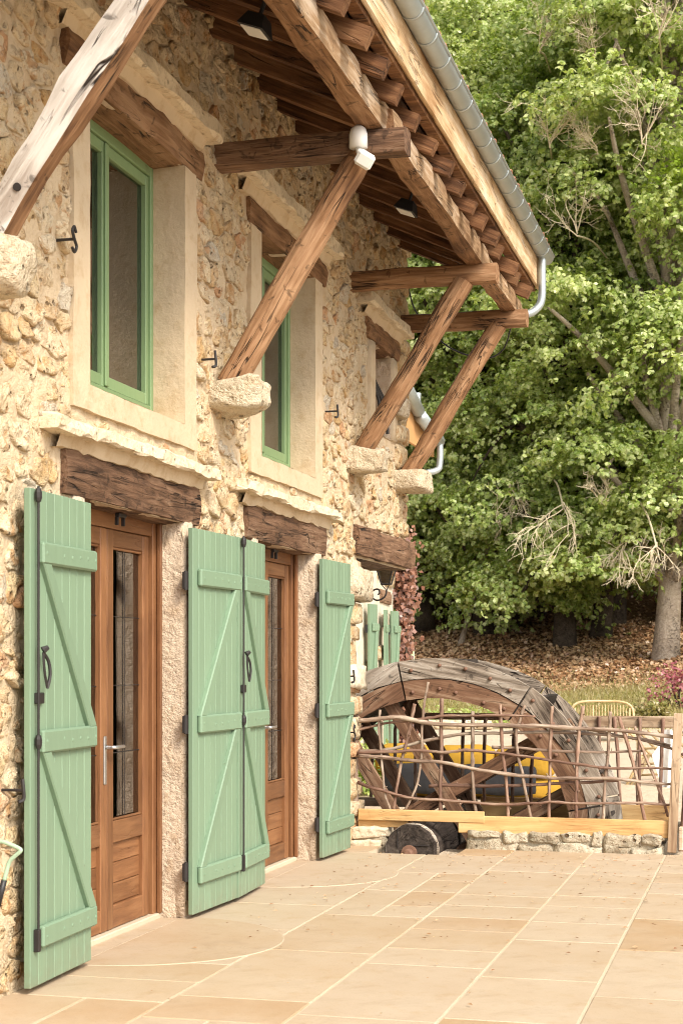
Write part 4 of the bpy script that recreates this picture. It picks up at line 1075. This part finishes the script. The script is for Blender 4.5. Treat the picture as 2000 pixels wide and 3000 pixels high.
mk('rain_gutter', *tube([(-1.0, 20.1, 4.66), (-1.0, 21.3, 4.50)], .085, 10), M['zinc'], fh, smooth=True)
mk('rain_pipe', *tube(smoothpts([(-1.03, 20.05, 4.95), (-1.03, 20.05, 4.8), (-1.02, 20.08, 4.66)], 3), .045, 8), M['zinc'], fh, smooth=True)
mk('rain_pipe', *tube(smoothpts([(-.98, 21.25, 4.5), (-.98, 21.25, 4.2), (-1.05, 21.2, 4.08), (-1.5, 21.0, 4.0)], 4), .045, 8), M['zinc'], fh, smooth=True)
mk('fascia_board', *bbox(-1.13, -1.09, 17.5, 21.4, 4.30, 4.78, .005), M['terracotta'], fh)
mk('roof', [(-1.25, 16.4, 4.83), (-1.25, 21.5, 4.83), (-4, 21.5, 6.0), (-4, 16.4, 6.0), (-1.25, 16.4, 4.79), (-1.25, 21.5, 4.79), (-4, 21.5, 5.96), (-4, 16.4, 5.96)], [(0, 1, 2, 3), (7, 6, 5, 4), (0, 4, 5, 1), (1, 5, 6, 2), (3, 7, 4, 0)], M['tile'], fh)
# wall lantern on scroll bracket
ln = thing('wall_lantern', 'black wall lantern on a scroll bracket beneath the last lintel', 'lantern', (-.55, 15.4, 2.0))
LY = 15.6; LC = atY(1131, 1690, LY)
def lp(u, v): return atY(u, v + 9, LY)
mk('scroll_bracket', *join(tube(smoothpts([lp(1106, 1733), lp(1111, 1730), lp(1110, 1720), lp(1103, 1717), lp(1092, 1722), lp(1088, 1733), lp(1092, 1744), lp(1104, 1750), lp(1120, 1745), lp(1129, 1735), lp(1132, 1718)], 5), .009, 7), tube([lp(1087, 1724), lp(1087, 1740)], .014, 6)), M['iron'], ln)
a, b, c, d = lp(1109, 1663), lp(1153, 1663), lp(1143, 1703), lp(1119, 1703)
cx = (a.x + b.x) / 2; wt = (b.x - a.x) / 2; wb = (c.x - d.x) / 2; zt, zb_ = a.z, d.z
cs = [(cx + sx * wt, LY + sy * wt, zt) for sx, sy in ((-1, -1), (1, -1), (1, 1), (-1, 1))]; ce = [(cx + sx * wb, LY + sy * wb, zb_) for sx, sy in ((-1, -1), (1, -1), (1, 1), (-1, 1))]
mk('lantern_frame', *join(*[tube([cs[k], ce[k]], .008, 5) for k in range(4)], *[tube([cs[k], cs[(k + 1) % 4]], .010, 5) for k in range(4)], *[tube([ce[k], ce[(k + 1) % 4]], .009, 5) for k in range(4)], tube([ce[0], lp(1129, 1718)], .005, 5), tube([ce[1], lp(1133, 1718)], .005, 5)), M['iron'], ln)
for k in range(4): mk('pane', [cs[k], cs[(k + 1) % 4], ce[(k + 1) % 4], ce[k]], [(0, 1, 2, 3)], M['glass'], ln)
mk('lantern_roof', [(x + (x - cx) * .1, y + (y - LY) * .1, z + .006) for x, y, z in cs] + [(cx, LY, zt + .10)], [(0, 1, 4), (1, 2, 4), (2, 3, 4), (3, 0, 4), (3, 2, 1, 0)], M['iron'], ln)
mk('bulb', *tube([(cx, LY, zb_ + .01), (cx, LY, zb_ + .06), (cx, LY, zb_ + .085), (cx, LY, zb_ + .115), (cx, LY, zb_ + .13)], [.014, .014, .028, .026, .008], 10), M['white'], ln, smooth=True)

# ================================================================== foliage
def leaf_quads(P, Nn, size, rng, asp=.62):
    """leaf rhombi at points P (n,3) with normals Nn, numpy"""
    n = len(P); t = rng.normal(size=(n, 3)); t -= (t * Nn).sum(1)[:, None] * Nn; t /= np.linalg.norm(t, axis=1)[:, None] + 1e-9
    b = np.cross(Nn, t); s = size[:, None]
    V = np.stack([P - t * s * .5, P + b * s * asp * .5 + t * s * .06, P + t * s * .5 - Nn * s * .12, P - b * s * asp * .5 + t * s * .06], 1).reshape(-1, 3)
    return V, np.arange(n * 4).reshape(n, 4)
def unit(a): return a / (np.linalg.norm(a, axis=1)[:, None] + 1e-9)
def tree_mesh(seed, H_=16., rad=4.6, low=2.2, nclump=900, per=70, leafs=.13, name='oak', mat='leaf'):
    rng = np.random.default_rng(seed); rr = random.Random(seed)
    # lobes
    lobes = []
    for i in range(34):
        h = low + (H_ - low) * (i + rr.random()) / 34; t = (h - low) / (H_ - low)
        prof = (math.sin(math.pi * min(1, .18 + .80 * t)) ** .6); a = i * 2.4 + rr.uniform(-.5, .5); r = rad * prof * rr.uniform(.35, .72)
        lobes.append((np.array([r * math.cos(a), r * math.sin(a), h]), rad * rr.uniform(.26, .46)))
    for i in range(9):
        h = low + 1.2 + (H_ - low - 2) * i / 9; a = i * 2.1; lobes.append((np.array([.9 * math.cos(a), .9 * math.sin(a), h]), rad * .30))
    C = []; Nn = []
    for k in range(nclump):
        c, lr = lobes[rr.randrange(len(lobes))]
        d = rng.normal(size=3); d /= np.linalg.norm(d); 
        if d[2] < -.35: d[2] *= -.5
        q = lr * rr.uniform(.80, 1.10); C.append(c + d * q * np.array([1.15, 1.15, .72])); Nn.append(d)
    C = np.array(C); Nn = np.array(Nn); nl = 8; ns = nclump * per
    ci = np.repeat(np.arange(nclump), per); cr = rng.uniform(.26, .52, nclump)[ci]
    off = rng.normal(size=(ns, 3)) * .5; off[:, 2] *= .5; ax = Nn[ci]; out = (off[:, :2] * ax[:, :2]).sum(1)
    S = C[ci] + off * cr[:, None] * 1.3; S[:, 2] -= .28 * np.maximum(out, 0) * cr
    sn = unit(np.array([0, -.1, .55]) + .95 * ax + rng.normal(size=(ns, 3)) * .35)
    si = np.repeat(np.arange(ns), nl); n = ns * nl; nn = sn[si]
    t = rng.normal(size=(n, 3)); t -= (t * nn).sum(1)[:, None] * nn; t = unit(t) 
    sz = rng.uniform(.75, 1.2, n) * leafs; nm = unit(nn + .55 * t + rng.normal(size=(n, 3)) * .22); t = unit(t - (t * nm).sum(1)[:, None] * nm)
    P = S[si] + t * (sz * .55)[:, None]; b = np.cross(nm, t); q = sz[:, None]
    V = np.stack([P - t * q * .5, P + b * q * .33 + t * q * .12, P + t * q * .5 - nm * q * .1, P - b * q * .33 + t * q * .12], 1).reshape(-1, 3); F = np.arange(n * 4).reshape(n, 4)
    crown = fastmesh(name + '_crown', V, F, M[mat])
    # wood
    ps = []; lean = (rr.uniform(-.4, .4), rr.uniform(-.4, .4))
    tr = [(lean[0] * (h / H_) + .15 * math.sin(h * .7 + seed), lean[1] * (h / H_), h) for h in np.linspace(-.6, H_ * .86, 12)]
    tr0 = [.29 - .23 * i / 11 for i in range(12)]; tr0[0] = .38; tr0[1] = .30; ps.append(tube(tr, tr0, 9))
    for (c, lr) in lobes:
        h0 = max(1.8, c[2] * .72 - .8); b = Vector((lean[0] * h0 / H_, lean[1] * h0 / H_, h0)); e = Vector(c); mid = b.lerp(e, .55) + Vector((rr.uniform(-.3, .3), rr.uniform(-.3, .3), rr.uniform(.1, .7)))
        ps.append(tube(smoothpts([b, mid, e], 4), [.13, .12, .11, .10, .085, .07, .06, .05, .035], 6))
        for _ in range(5):
            k = rr.randrange(nclump); cc = Vector(C[k])
            if (cc - e).length < lr * 1.4: ps.append(tube(smoothpts([mid.lerp(e, rr.uniform(.3, 1)), (mid.lerp(e, .8) + cc) / 2 + Vector((0, 0, .2)), cc], 3), [.05, .045, .04, .035, .03, .022, .012], 5))
    V, F = join(*ps); me = bpy.data.meshes.new(name + '_trunk'); me.from_pydata([tuple(v) for v in V], [], F); me.materials.append(M['trunk']); me.polygons.foreach_set('use_smooth', [True] * len(F))
    return me, crown
TREES = [tree_mesh(3, 17.5, 4.3, 1.3, 2000, 13, .12), tree_mesh(8, 16.5, 4.6, .9, 2100, 13, .12), tree_mesh(15, 18.5, 4.2, 1.6, 2000, 13, .12)]
def terrain(x, y): return gz(y) + (.25 * NZ(Vector((x * .2, y * .2, 3))) * min(1, (y - 27) / 6) + .012 * x * min(1, (y - 27) / 10) if y > 27 else 0)
tree_objs = []
def tree(v, x, y, s, rz, label, group=None, trunkmat=None):
    z = terrain(x, y) - .1
    t = thing('oak_tree', label, 'tree', (x, y, z), group); m = Matrix.Translation((x, y, z)) @ Matrix.Rotation(rz, 4, 'Z') @ Matrix.Scale(s, 4)
    tr_ = link('trunk', TREES[v][0], t, m); link('crown', TREES[v][1], t, m)
    if trunkmat: tr_.material_slots[0].link = 'OBJECT'; tr_.material_slots[0].material = M[trunkmat]
    tree_objs.append((t, x, y, z)); return t
wood = 'oaks of the wood on the slope'
def at_ground(u, Y): p = atY(u, 1900, Y); return p.x
tree(0, at_ground(1420, 43.5), 43.5, .98, .5, 'oak with low dead branches left of centre at the wood edge', wood)
tree(1, at_ground(1660, 41.5), 41.5, .97, 2.2, 'oak with drooping leafy limb in the middle of the wood edge', wood)
tree(2, at_ground(1955, 38.6), 38.6, 1.0, 4.1, 'oak with stout pale trunk at the right edge', wood, 'palebark')
tree(1, at_ground(1240, 45), 45., .95, 5.2, 'thick mossy oak closest to the red creeper', wood)
tree(0, at_ground(1295, 48.5), 48.5, 1.0, 3.2, 'dark oak second from the red creeper', wood)
tree(2, at_ground(1565, 48), 48, 1.0, 1.2, 'dark oak below the dead branches in the middle', wood)
tree(0, at_ground(1800, 46), 46, 1.0, 4.2, 'slim oak left of the stout pale trunk', wood)
tree(1, -8.6, 47, 1.05, 1.1, 'oak hidden mostly behind the house roof', wood); tree(0, 2.6, 46, 1.1, 2.2, 'oak at the right edge behind the stout pale trunk', wood)
tree(2, at_ground(1500, 45.5), 45.5, .9, 5.0, 'oak between the leaning sapling and the middle dead branches', wood); tree(0, at_ground(1760, 43), 43, .92, 2.9, 'oak between the middle dead branches and the slim oak', wood)
B = 'oak standing deeper in the wood behind the front trees'
k_ = 0
for Y_, s_, st_ in ((55, 1.3, 3.4), (64, 1.5, 4.2), (75, 1.75, 5), (90, 2.1, 6.5)):
    x_ = 3.27 - .235 * Y_
    while x_ < 3.27 + .06 * Y_:
        tree(k_ % 3, x_ + R.uniform(-.6, .6), Y_ + R.uniform(-1.5, 1.5), s_ * R.uniform(.92, 1.08), k_ * 1.3, B, 'oaks deeper in the wood'); x_ += st_; k_ += 1
Bs = 'oak on the slope beyond the right edge of the view'
for i, (v, x, y, s) in enumerate([(0, 17.5, 39, 1.), (1, 21.5, 37, 1.05), (2, 25, 35, 1.05), (0, 29, 32, 1.1), (1, 22, 45, 1.2), (2, 28, 42, 1.2), (0, 33, 28, 1.1), (1, 36, 23, 1.1), (0, 35, 37, 1.3)]):
    tree(v, x, y, s, i * 1.9 + .4, Bs, 'oaks to the right of the view')
# brighter young maple showing at the right
my = tree_mesh(33, 6., 1.9, 1.8, 120, 9, .12, 'maple', 'leaf2')
def small(x, y, z, s, label):
    t = thing('young_maple', label, 'tree', (x, y, z)); m = Matrix.Translation((x, y, z)) @ Matrix.Scale(s, 4); link('trunk', my[0], t, m); link('crown', my[1], t, m)
# dead twig sprays
def dead(px, py, Y, size, seed, t, droop=0.):
    rr = random.Random(seed); ps = []; Y += .7; size *= .85; base = atY(px, py, Y); tx = base + Vector((rr.uniform(-.6, .6), 2.2, rr.uniform(-.2, .6) + droop * .8))
    def grow(p, d, L, r, lev):
        pts = [p]; n = 5
        for i in range(n):
            d = (d + Vector((rr.gauss(0, .13), rr.gauss(0, .13), rr.gauss(0, .13) + (.05 if droop == 0 else -.07 * droop)))).normalized(); pts.append(pts[-1] + d * L / n)
        ps.append(tube(pts, [r * (1 - .5 * i / n) for i in range(n + 1)], 5 if lev < 2 else 3, False))
        if lev < 4:
            for k in range(rr.randint(3, 4) if lev < 3 else 2):
                q = pts[rr.randint(1, n)]; dd = (d * .8 + Vector((rr.gauss(0, .6), rr.gauss(0, .35), rr.gauss(0, .6)))).normalized(); grow(q, dd, L * rr.uniform(.5, .8), max(.006, r * .68), lev + 1)
    ps.append(tube(smoothpts([tx, tx.lerp(base, .5) + Vector((0, 0, .15)), base], 4), .022, 6))
    sx = rr.choice((-1, 1))
    for k in range(4): grow(base + Vector((0, 0, .05 * k)), Vector((sx * rr.uniform(-.5, 1.1), -.3, rr.uniform(.4, 1) if not droop else rr.uniform(-.9, -.2))).normalized(), size * rr.uniform(.6, 1), .015, 1)
    mk('dead_branch', *join(*ps), M['deadwood'], t[0])
for i, (px, py, Y, s, k, dr) in enumerate([(1610, 430, 36.2, .95, 1, 0), (1880, 420, 34.2, 1.2, 2, 0), (1690, 690, 36.2, .95, 1, 0), (1930, 110, 34.2, 1.0, 2, 0), (1580, 150, 37.0, .9, 1, 0), (1490, 1440, 38.2, .9, 0, 1), (1650, 1490, 36.2, 1.2, 1, 1), (1925, 1610, 34.0, .85, 2, 1), (1770, 1480, 36.0, .7, 1, 0), (1825, 1610, 36.0, .75, 6, 1), (1460, 700, 38.4, .7, 0, 0), (1740, 180, 36.0, .9, 1, 0), (1750, 450, 36.2, .8, 1, 0)]):
    dead(px, py, Y, s, 60 + i, tree_objs[k], dr)
# small bare stems standing clear on the slope
def bare(u, Y, r, h, label, lean, seed):
    x = at_ground(u, Y); z = terrain(x, Y) - .15; t = thing('bare_sapling', label, 'tree', (x, Y, z), 'bare saplings under the canopy')
    pts = [(x + lean * q, Y + .05 * math.sin(q * 1.3 + seed), z + q) for q in [h * i / 10 for i in range(11)]]
    V, F = tube(pts, [r * (1.35 if i == 0 else 1 - .04 * i) for i in range(11)], 10)
    m = frame((x, Y, z), (0, 0, 1), (1, 0, 0)); inv = m.inverted(); mk('trunk', [inv @ Vector(v) for v in V], F, M['palebark'], t, m, smooth=True)
    p = Vector(pts[-3]); mk('branch', *join(tube([p, p + Vector((.5, -.2, .7))], [.03, .012], 5), tube([p, p + Vector((-.5, -.1, .9))], [.03, .012], 5)), M['palebark'], t)
bare(1345, 41.5, .075, 3.4, 'thin pale leaning sapling on the leaf covered slope', .28, 5)
bare(1405, 45, .13, 4.2, 'upright grey sapling right of the leaning one', .02, 2)
# red creeper helper positions follow
# fallen leaves and grass
def litter():
    rng = np.random.default_rng(5); n = 42000
    y = 33.5 + rng.gamma(2., 4.2, n); x = rng.uniform(-15, 9, n); P = np.array([(a, b, terrain(a, b) + .03) for a, b in zip(x, y)]); nm = unit(np.array([0, -.25, 1]) + rng.normal(size=(n, 3)) * .5)
    V, F = leaf_quads(P, nm, rng.uniform(.07, .16, n), rng, .7); o = link('fallen_leaves', fastmesh('fallen_leaves', V, F, M['litter'])); o['kind'] = 'stuff'; tag(o, 'brown fallen leaves covering the slope below the wood', 'fallen leaves')
    n = 60000; y = rng.uniform(27.6, 37.5, n); x = rng.uniform(-9, 9, n); keep = rng.random(n) < np.clip(1.5 - np.abs(y - 31.3) / 4, .15, 1); x, y = x[keep], y[keep]; n = len(x)
    P = np.array([(a, b, terrain(a, b) - .01) for a, b in zip(x, y)]); h = rng.uniform(.05, .15, n); w_ = rng.uniform(.006, .015, n); a = rng.uniform(0, 6.28, n); l = rng.normal(size=(n, 2)) * .04
    A = P.copy(); A[:, 0] += w_ * np.cos(a); A[:, 1] += w_ * np.sin(a); Bq = P.copy(); Bq[:, 0] -= w_ * np.cos(a); Bq[:, 1] -= w_ * np.sin(a); Cq = P.copy(); Cq[:, :2] += l; Cq[:, 2] += h
    V = np.stack([A, Bq, Cq], 1).reshape(-1, 3); o = link('lawn_grass', fastmesh('lawn_grass', V, np.arange(n * 3).reshape(n, 3), M['grass'])); o['kind'] = 'stuff'; tag(o, 'dry yellowish lawn grass at the foot of the slope', 'grass')
litter()
def bush(name, label, cat, c, r, n, mat, size, seed, stems=8):
    rng = np.random.default_rng(seed); t = thing(name, label, cat, (c[0], c[1], c[2]))
    k = max(6, n // 40); cl = rng.normal(size=(k, 3)); cl = unit(cl) * rng.uniform(.4, 1, (k, 1)) * np.array(r); cl[:, 2] = np.abs(cl[:, 2]) + r[2] * .25
    i = rng.integers(0, k, n); P = cl[i] + rng.normal(size=(n, 3)) * np.array(r) * .2; P[:, 2] = np.maximum(P[:, 2], .03)
    nm = unit(np.array([0, -.2, .8]) + rng.normal(size=(n, 3)) * .6); V, F = leaf_quads(P, nm, rng.uniform(.7, 1.3, n) * size, rng); link('foliage', fastmesh('foliage', V, F, M[mat]), t, Matrix.Translation(c))
    ps = [tube(smoothpts([(0, 0, -.05), tuple(cl[q] * .45), tuple(cl[q])], 3), [.02, .018, .016, .014, .012, .010, .007], 5) for q in range(min(stems, k))]; mk('stems', *join(*ps), M['trunk'], t, Matrix.Translation(c))
def gpos(u, Y): x = at_ground(u, Y); return (x, Y, terrain(x, Y))
bush('pink_shrub', 'pink leaved shrub at the right edge below the pale trunk', 'shrub', gpos(1985, 31.), (.55, .4, .6), 700, 'pinkleaf', .08, 4)
bush('yellow_shrub', 'low yellow green plant on the lawn behind the wheel', 'plant', gpos(1590, 30.5), (.55, .3, .22), 500, 'yellowleaf', .07, 5)
bush('garden_shrub', 'low green shrub at the lawn edge on the right', 'shrub', gpos(1915, 29.2), (.55, .35, .3), 600, 'grass', .08, 6)
bush('garden_shrub', 'clump of green plants behind the left end of the fence', 'shrub', gpos(1095, 17.2), (.35, .35, .55), 700, 'leaf', .07, 7)
bush('garden_shrub', 'dark green border plants seen under the wheel arch', 'shrub', gpos(1330, 27.5), (1.4, .3, .3), 900, 'leaf', .08, 8)
bush('young_maple', 'bright yellow green maple branch at the right edge of the wood', 'tree', atY(2030, 560, 36.5), (.9, .8, .8), 1500, 'leaf2', .13, 9)
# red creeper on the far house corner
def creeper():
    rng = np.random.default_rng(9); t = thing('red_creeper', 'red autumn creeper climbing the corner of the cream house', 'climbing plant', (FX + .1, 21.75, 0)); n = 4200
    z = 3.4 * rng.uniform(.03, 1, n) ** 1.5; P = np.stack([FX + .12 + rng.normal(size=n) * .075 + .03 * np.sin(z * 3) - .03, 21.85 + rng.normal(size=n) * .12, z], 1); nm = unit(np.array([.7, -.7, .1]) + rng.normal(size=(n, 3)) * .35)
    V, F = leaf_quads(P, nm, rng.uniform(.05, .10, n), rng, .8); link('foliage', fastmesh('foliage', V, F, M['redleaf']), t); mk('stems', *join(*[tube(smoothpts([(FX + .1 + .1 * q, 21.8, 0), (FX + .05 + .1 * q, 21.78, 2), (FX + .1, 21.8, 4.4)], 4), .02, 5) for q in (0, 1)]), M['trunk'], t)
creeper()

# ================================================================== garden furniture
# low white edging stones
for i in range(7):
    x = at_ground(1235 + i * 30, 27.2); V, F = rough_block(.30, .2, .16, 600 + i, 3, .5, .03, 6); o = mk('edging_stone', V, F, M['dressed'], None, Matrix.Translation((x, 27.2, terrain(x, 27.2) + .08)), smooth=True)
    tag(o, 'whitish edging stone in the row beneath the wheel arch', 'stone', 'edging stones at the lawn')
sofa = thing('garden_sofa', 'mustard yellow cushioned sofa with dark seat behind the wheel', 'sofa', (1.0, 17.3, -.03))
sx0, sx1 = atY(1118, 2300, 17.3).x, atY(1640, 2300, 17.3).x
def cushion(n, x0, x1, y0, y1, z0, z1, mat, seed):
    V, F = rough_block(x1 - x0, y1 - y0, z1 - z0, seed, 6, .8, .02, 3); mk(n, V, F, M[mat], sofa, Matrix.Translation(((x0 + x1) / 2, (y0 + y1) / 2, (z0 + z1) / 2)), smooth=True)
cushion('seat_base', sx0, sx1, 17.0, 17.8, .02, .26, 'yellow', 1)
for i in range(3): w_ = (sx1 - sx0) / 3; cushion('back_cushion', sx0 + i * w_, sx0 + (i + 1) * w_ - .01, 16.95, 17.2, .26, .60, 'yellow', 4 + i)
for i in range(2): w_ = (sx1 - sx0 - .3) / 2; cushion('dark_cushion', sx0 + .1 + i * w_, sx0 + .1 + (i + 1) * w_, 16.84, 16.97, .08, .40, 'dark', 9 + i)
# rattan bench
bx0, bx1 = atY(1672, 2100, 25.5).x, atY(1855, 2100, 25.5).x; bz = terrain(bx0, 25.5)
bench = thing('rattan_bench', 'rattan bench with rounded slatted back near the lawn', 'bench', ((bx0 + bx1) / 2, 25.5, bz))
top = bz + .60; wB = bx1 - bx0
mk('back_frame', *tube(smoothpts([(bx0, 25.5, bz), (bx0, 25.5, top - .18), (bx0 + .06, 25.5, top - .05), (bx0 + .2, 25.5, top), ((bx0 + bx1) / 2, 25.5, top + .01), (bx1 - .2, 25.5, top), (bx1 - .06, 25.5, top - .05), (bx1, 25.5, top - .18), (bx1, 25.5, bz)], 4), .02, 7), M['rattan'], bench, smooth=True)
for i in range(19): x = bx0 + .06 + (wB - .12) * i / 18; mk('cane', *tube([(x, 25.5, bz + .28), (x, 25.5, top - (.05 if 1 < i < 17 else .10))], .008 if i % 6 else .017, 5), M['rattan'], bench)
mk('seat', *bbox(bx0, bx1, 25.0, 25.5, bz + .24, bz + .30, .02), M['rattan'], bench)
for x in (bx0 + .03, bx1 - .03): mk('leg', *tube([(x, 25.02, bz), (x, 25.02, bz + .26)], .018, 6), M['rattan'], bench)
# folding wooden lounger with white cloth
lx = atY(1920, 2250, 19).x; lz = terrain(lx, 19)
lounge = thing('rattan_lounger', 'light wooden lounger frame with slanted slats at right', 'lounger', (lx, 19, lz))
for i in range(6): a = atY(1838 + i * 30, 2140, 19); mk('slat', *tube([a, a + Vector((.36, .25, -.42))], .017, 6), M['rattan'], lounge, smooth=True)
for i in range(3): a = atY(1820 + i * 13, 2330, 18.8); b = atY(1880 + i * 10, 2215, 18.8); mk('leg', *tube([a, b], .018, 6), M['rattan'], lounge, smooth=True)
for v in (2195, 2215, 2240, 2272): a = atY(1875, v, 18.9); b = atY(1975, v - 6, 18.9); mk('rail', *tube([a, b], .014, 6), M['rattan'], lounge, smooth=True)
for u in (1868, 1955, 1972): mk('leg', *tube([atY(u, 2160, 18.9), atY(u, 2350, 18.9)], .018, 6), M['rattan'], lounge, smooth=True)
def drape():
    V = []; F = []; n, m = 12, 16; outl = [(0, 1938, 1968), (.25, 1932, 1975), (.45, 1908, 1978), (.62, 1918, 1972), (1, 1938, 1962)]
    for j in range(m + 1):
        t = j / m
        for (a, l0, r0), (b, l1, r1) in zip(outl, outl[1:]):
            if a <= t <= b: q = (t - a) / (b - a); l = l0 + (l1 - l0) * q; r = r0 + (r1 - r0) * q; break
        for i in range(n + 1): p = atY(l + (r - l) * i / n, 2138 + 170 * t, 18.6); V.append(p + Vector((0, .012 * math.sin(i * 1.1 + t * 2) + .03 * math.sin(i * .5), 0)))
    for j in range(m):
        for i in range(n): a = j * (n + 1) + i; F.append((a, a + 1, a + n + 2, a + n + 1))
    k = len(V); V += [v + Vector((0, .012, 0)) for v in V]; F += [tuple(q + k for q in f[::-1]) for f in F]
    return V, F
dr = mk('draped_cloth', *drape(), M['cloth'], None, smooth=True); tag(dr, 'white cloth hanging over the wooden lounger at right', 'cloth')
# green iron chair by the far house
cz_ = terrain(-1, 23.2); CYc = 23.2
ch = thing('iron_chair', 'pale green iron chair with looped back beside the red creeper', 'chair', (atY(1187, 1930, CYc).x, CYc, cz_))
lpz = [[(1160, 1932), (1163, 1915), (1170, 1903), (1178, 1903), (1184, 1915), (1186, 1932)], [(1184, 1932), (1186, 1912), (1193, 1903), (1200, 1906), (1206, 1920), (1208, 1935)]]
for q in lpz: mk('back_loop', *tube(smoothpts([atY(u, v, CYc) for u, v in q], 4), .012, 6), m_plain('sage_iron', (.5, .56, .33), .5) if 'sage' not in M else M['sage'], ch, smooth=True)
M['sage'] = ch.children[0].data.materials[0]
for u in (1160, 1211): a = atY(u, 1908, CYc); mk('leg', *tube([a, (a.x, CYc, cz_)], .014, 6), M['sage'], ch, smooth=True)
a = atY(1160, 1990, CYc); b = atY(1211, 1990, CYc); mk('seat', *bbox(a.x, b.x, CYc - .35, CYc, cz_ + .42, cz_ + .45, .01), M['sage'], ch)
mk('cushion', *bbox(a.x + .05, b.x - .04, CYc - .08, CYc + .02, cz_ + .46, cz_ + .9, .03), m_fabric('blue_fabric', (.05, .10, .22)), ch)
# hand cart at the left edge: bent green tube with dark grip
hc = thing('garden_cart', 'garden cart handle of bent pale green tube with dark grip at left edge', 'cart', (.6, 6.0, 0))
def hp(u, v, Y=6.25): return atY(u, v, Y)
M['cartgreen'] = m_plain('pale_green_tube', (.36, .50, .36), .4)
pts = [hp(-120, 2440), hp(-30, 2472), hp(2, 2466), hp(30, 2475), hp(56, 2487), hp(60, 2494), hp(45, 2508), hp(28, 2525), hp(20, 2550), hp(12, 2580)]
mk('handle_tube', *tube(smoothpts(pts, 4), .0095, 10), M['cartgreen'], hc, smooth=True)
e = hp(12, 2580); e2 = hp(-8, 2660); mk('grip', *tube([e, e2], .0135, 10), M['blackp'], hc, smooth=True)
mk('handle_tube', *tube([e2, (e2.x - .12, 6.15, .35)], .0095, 10), M['cartgreen'], hc, smooth=True)
mk('tray', *rough_block(.5, .55, .28, 3, 4, .3, .0), M['cartgreen'], hc, Matrix.Translation((e2.x - .35, 6.05, .42)), smooth=True)
for y_ in (5.85, 6.3): mk('wheel', *tube([(e2.x - .35, y_ - .03, .17), (e2.x - .35, y_ + .03, .17)], .17, 18), M['blackp'], hc)
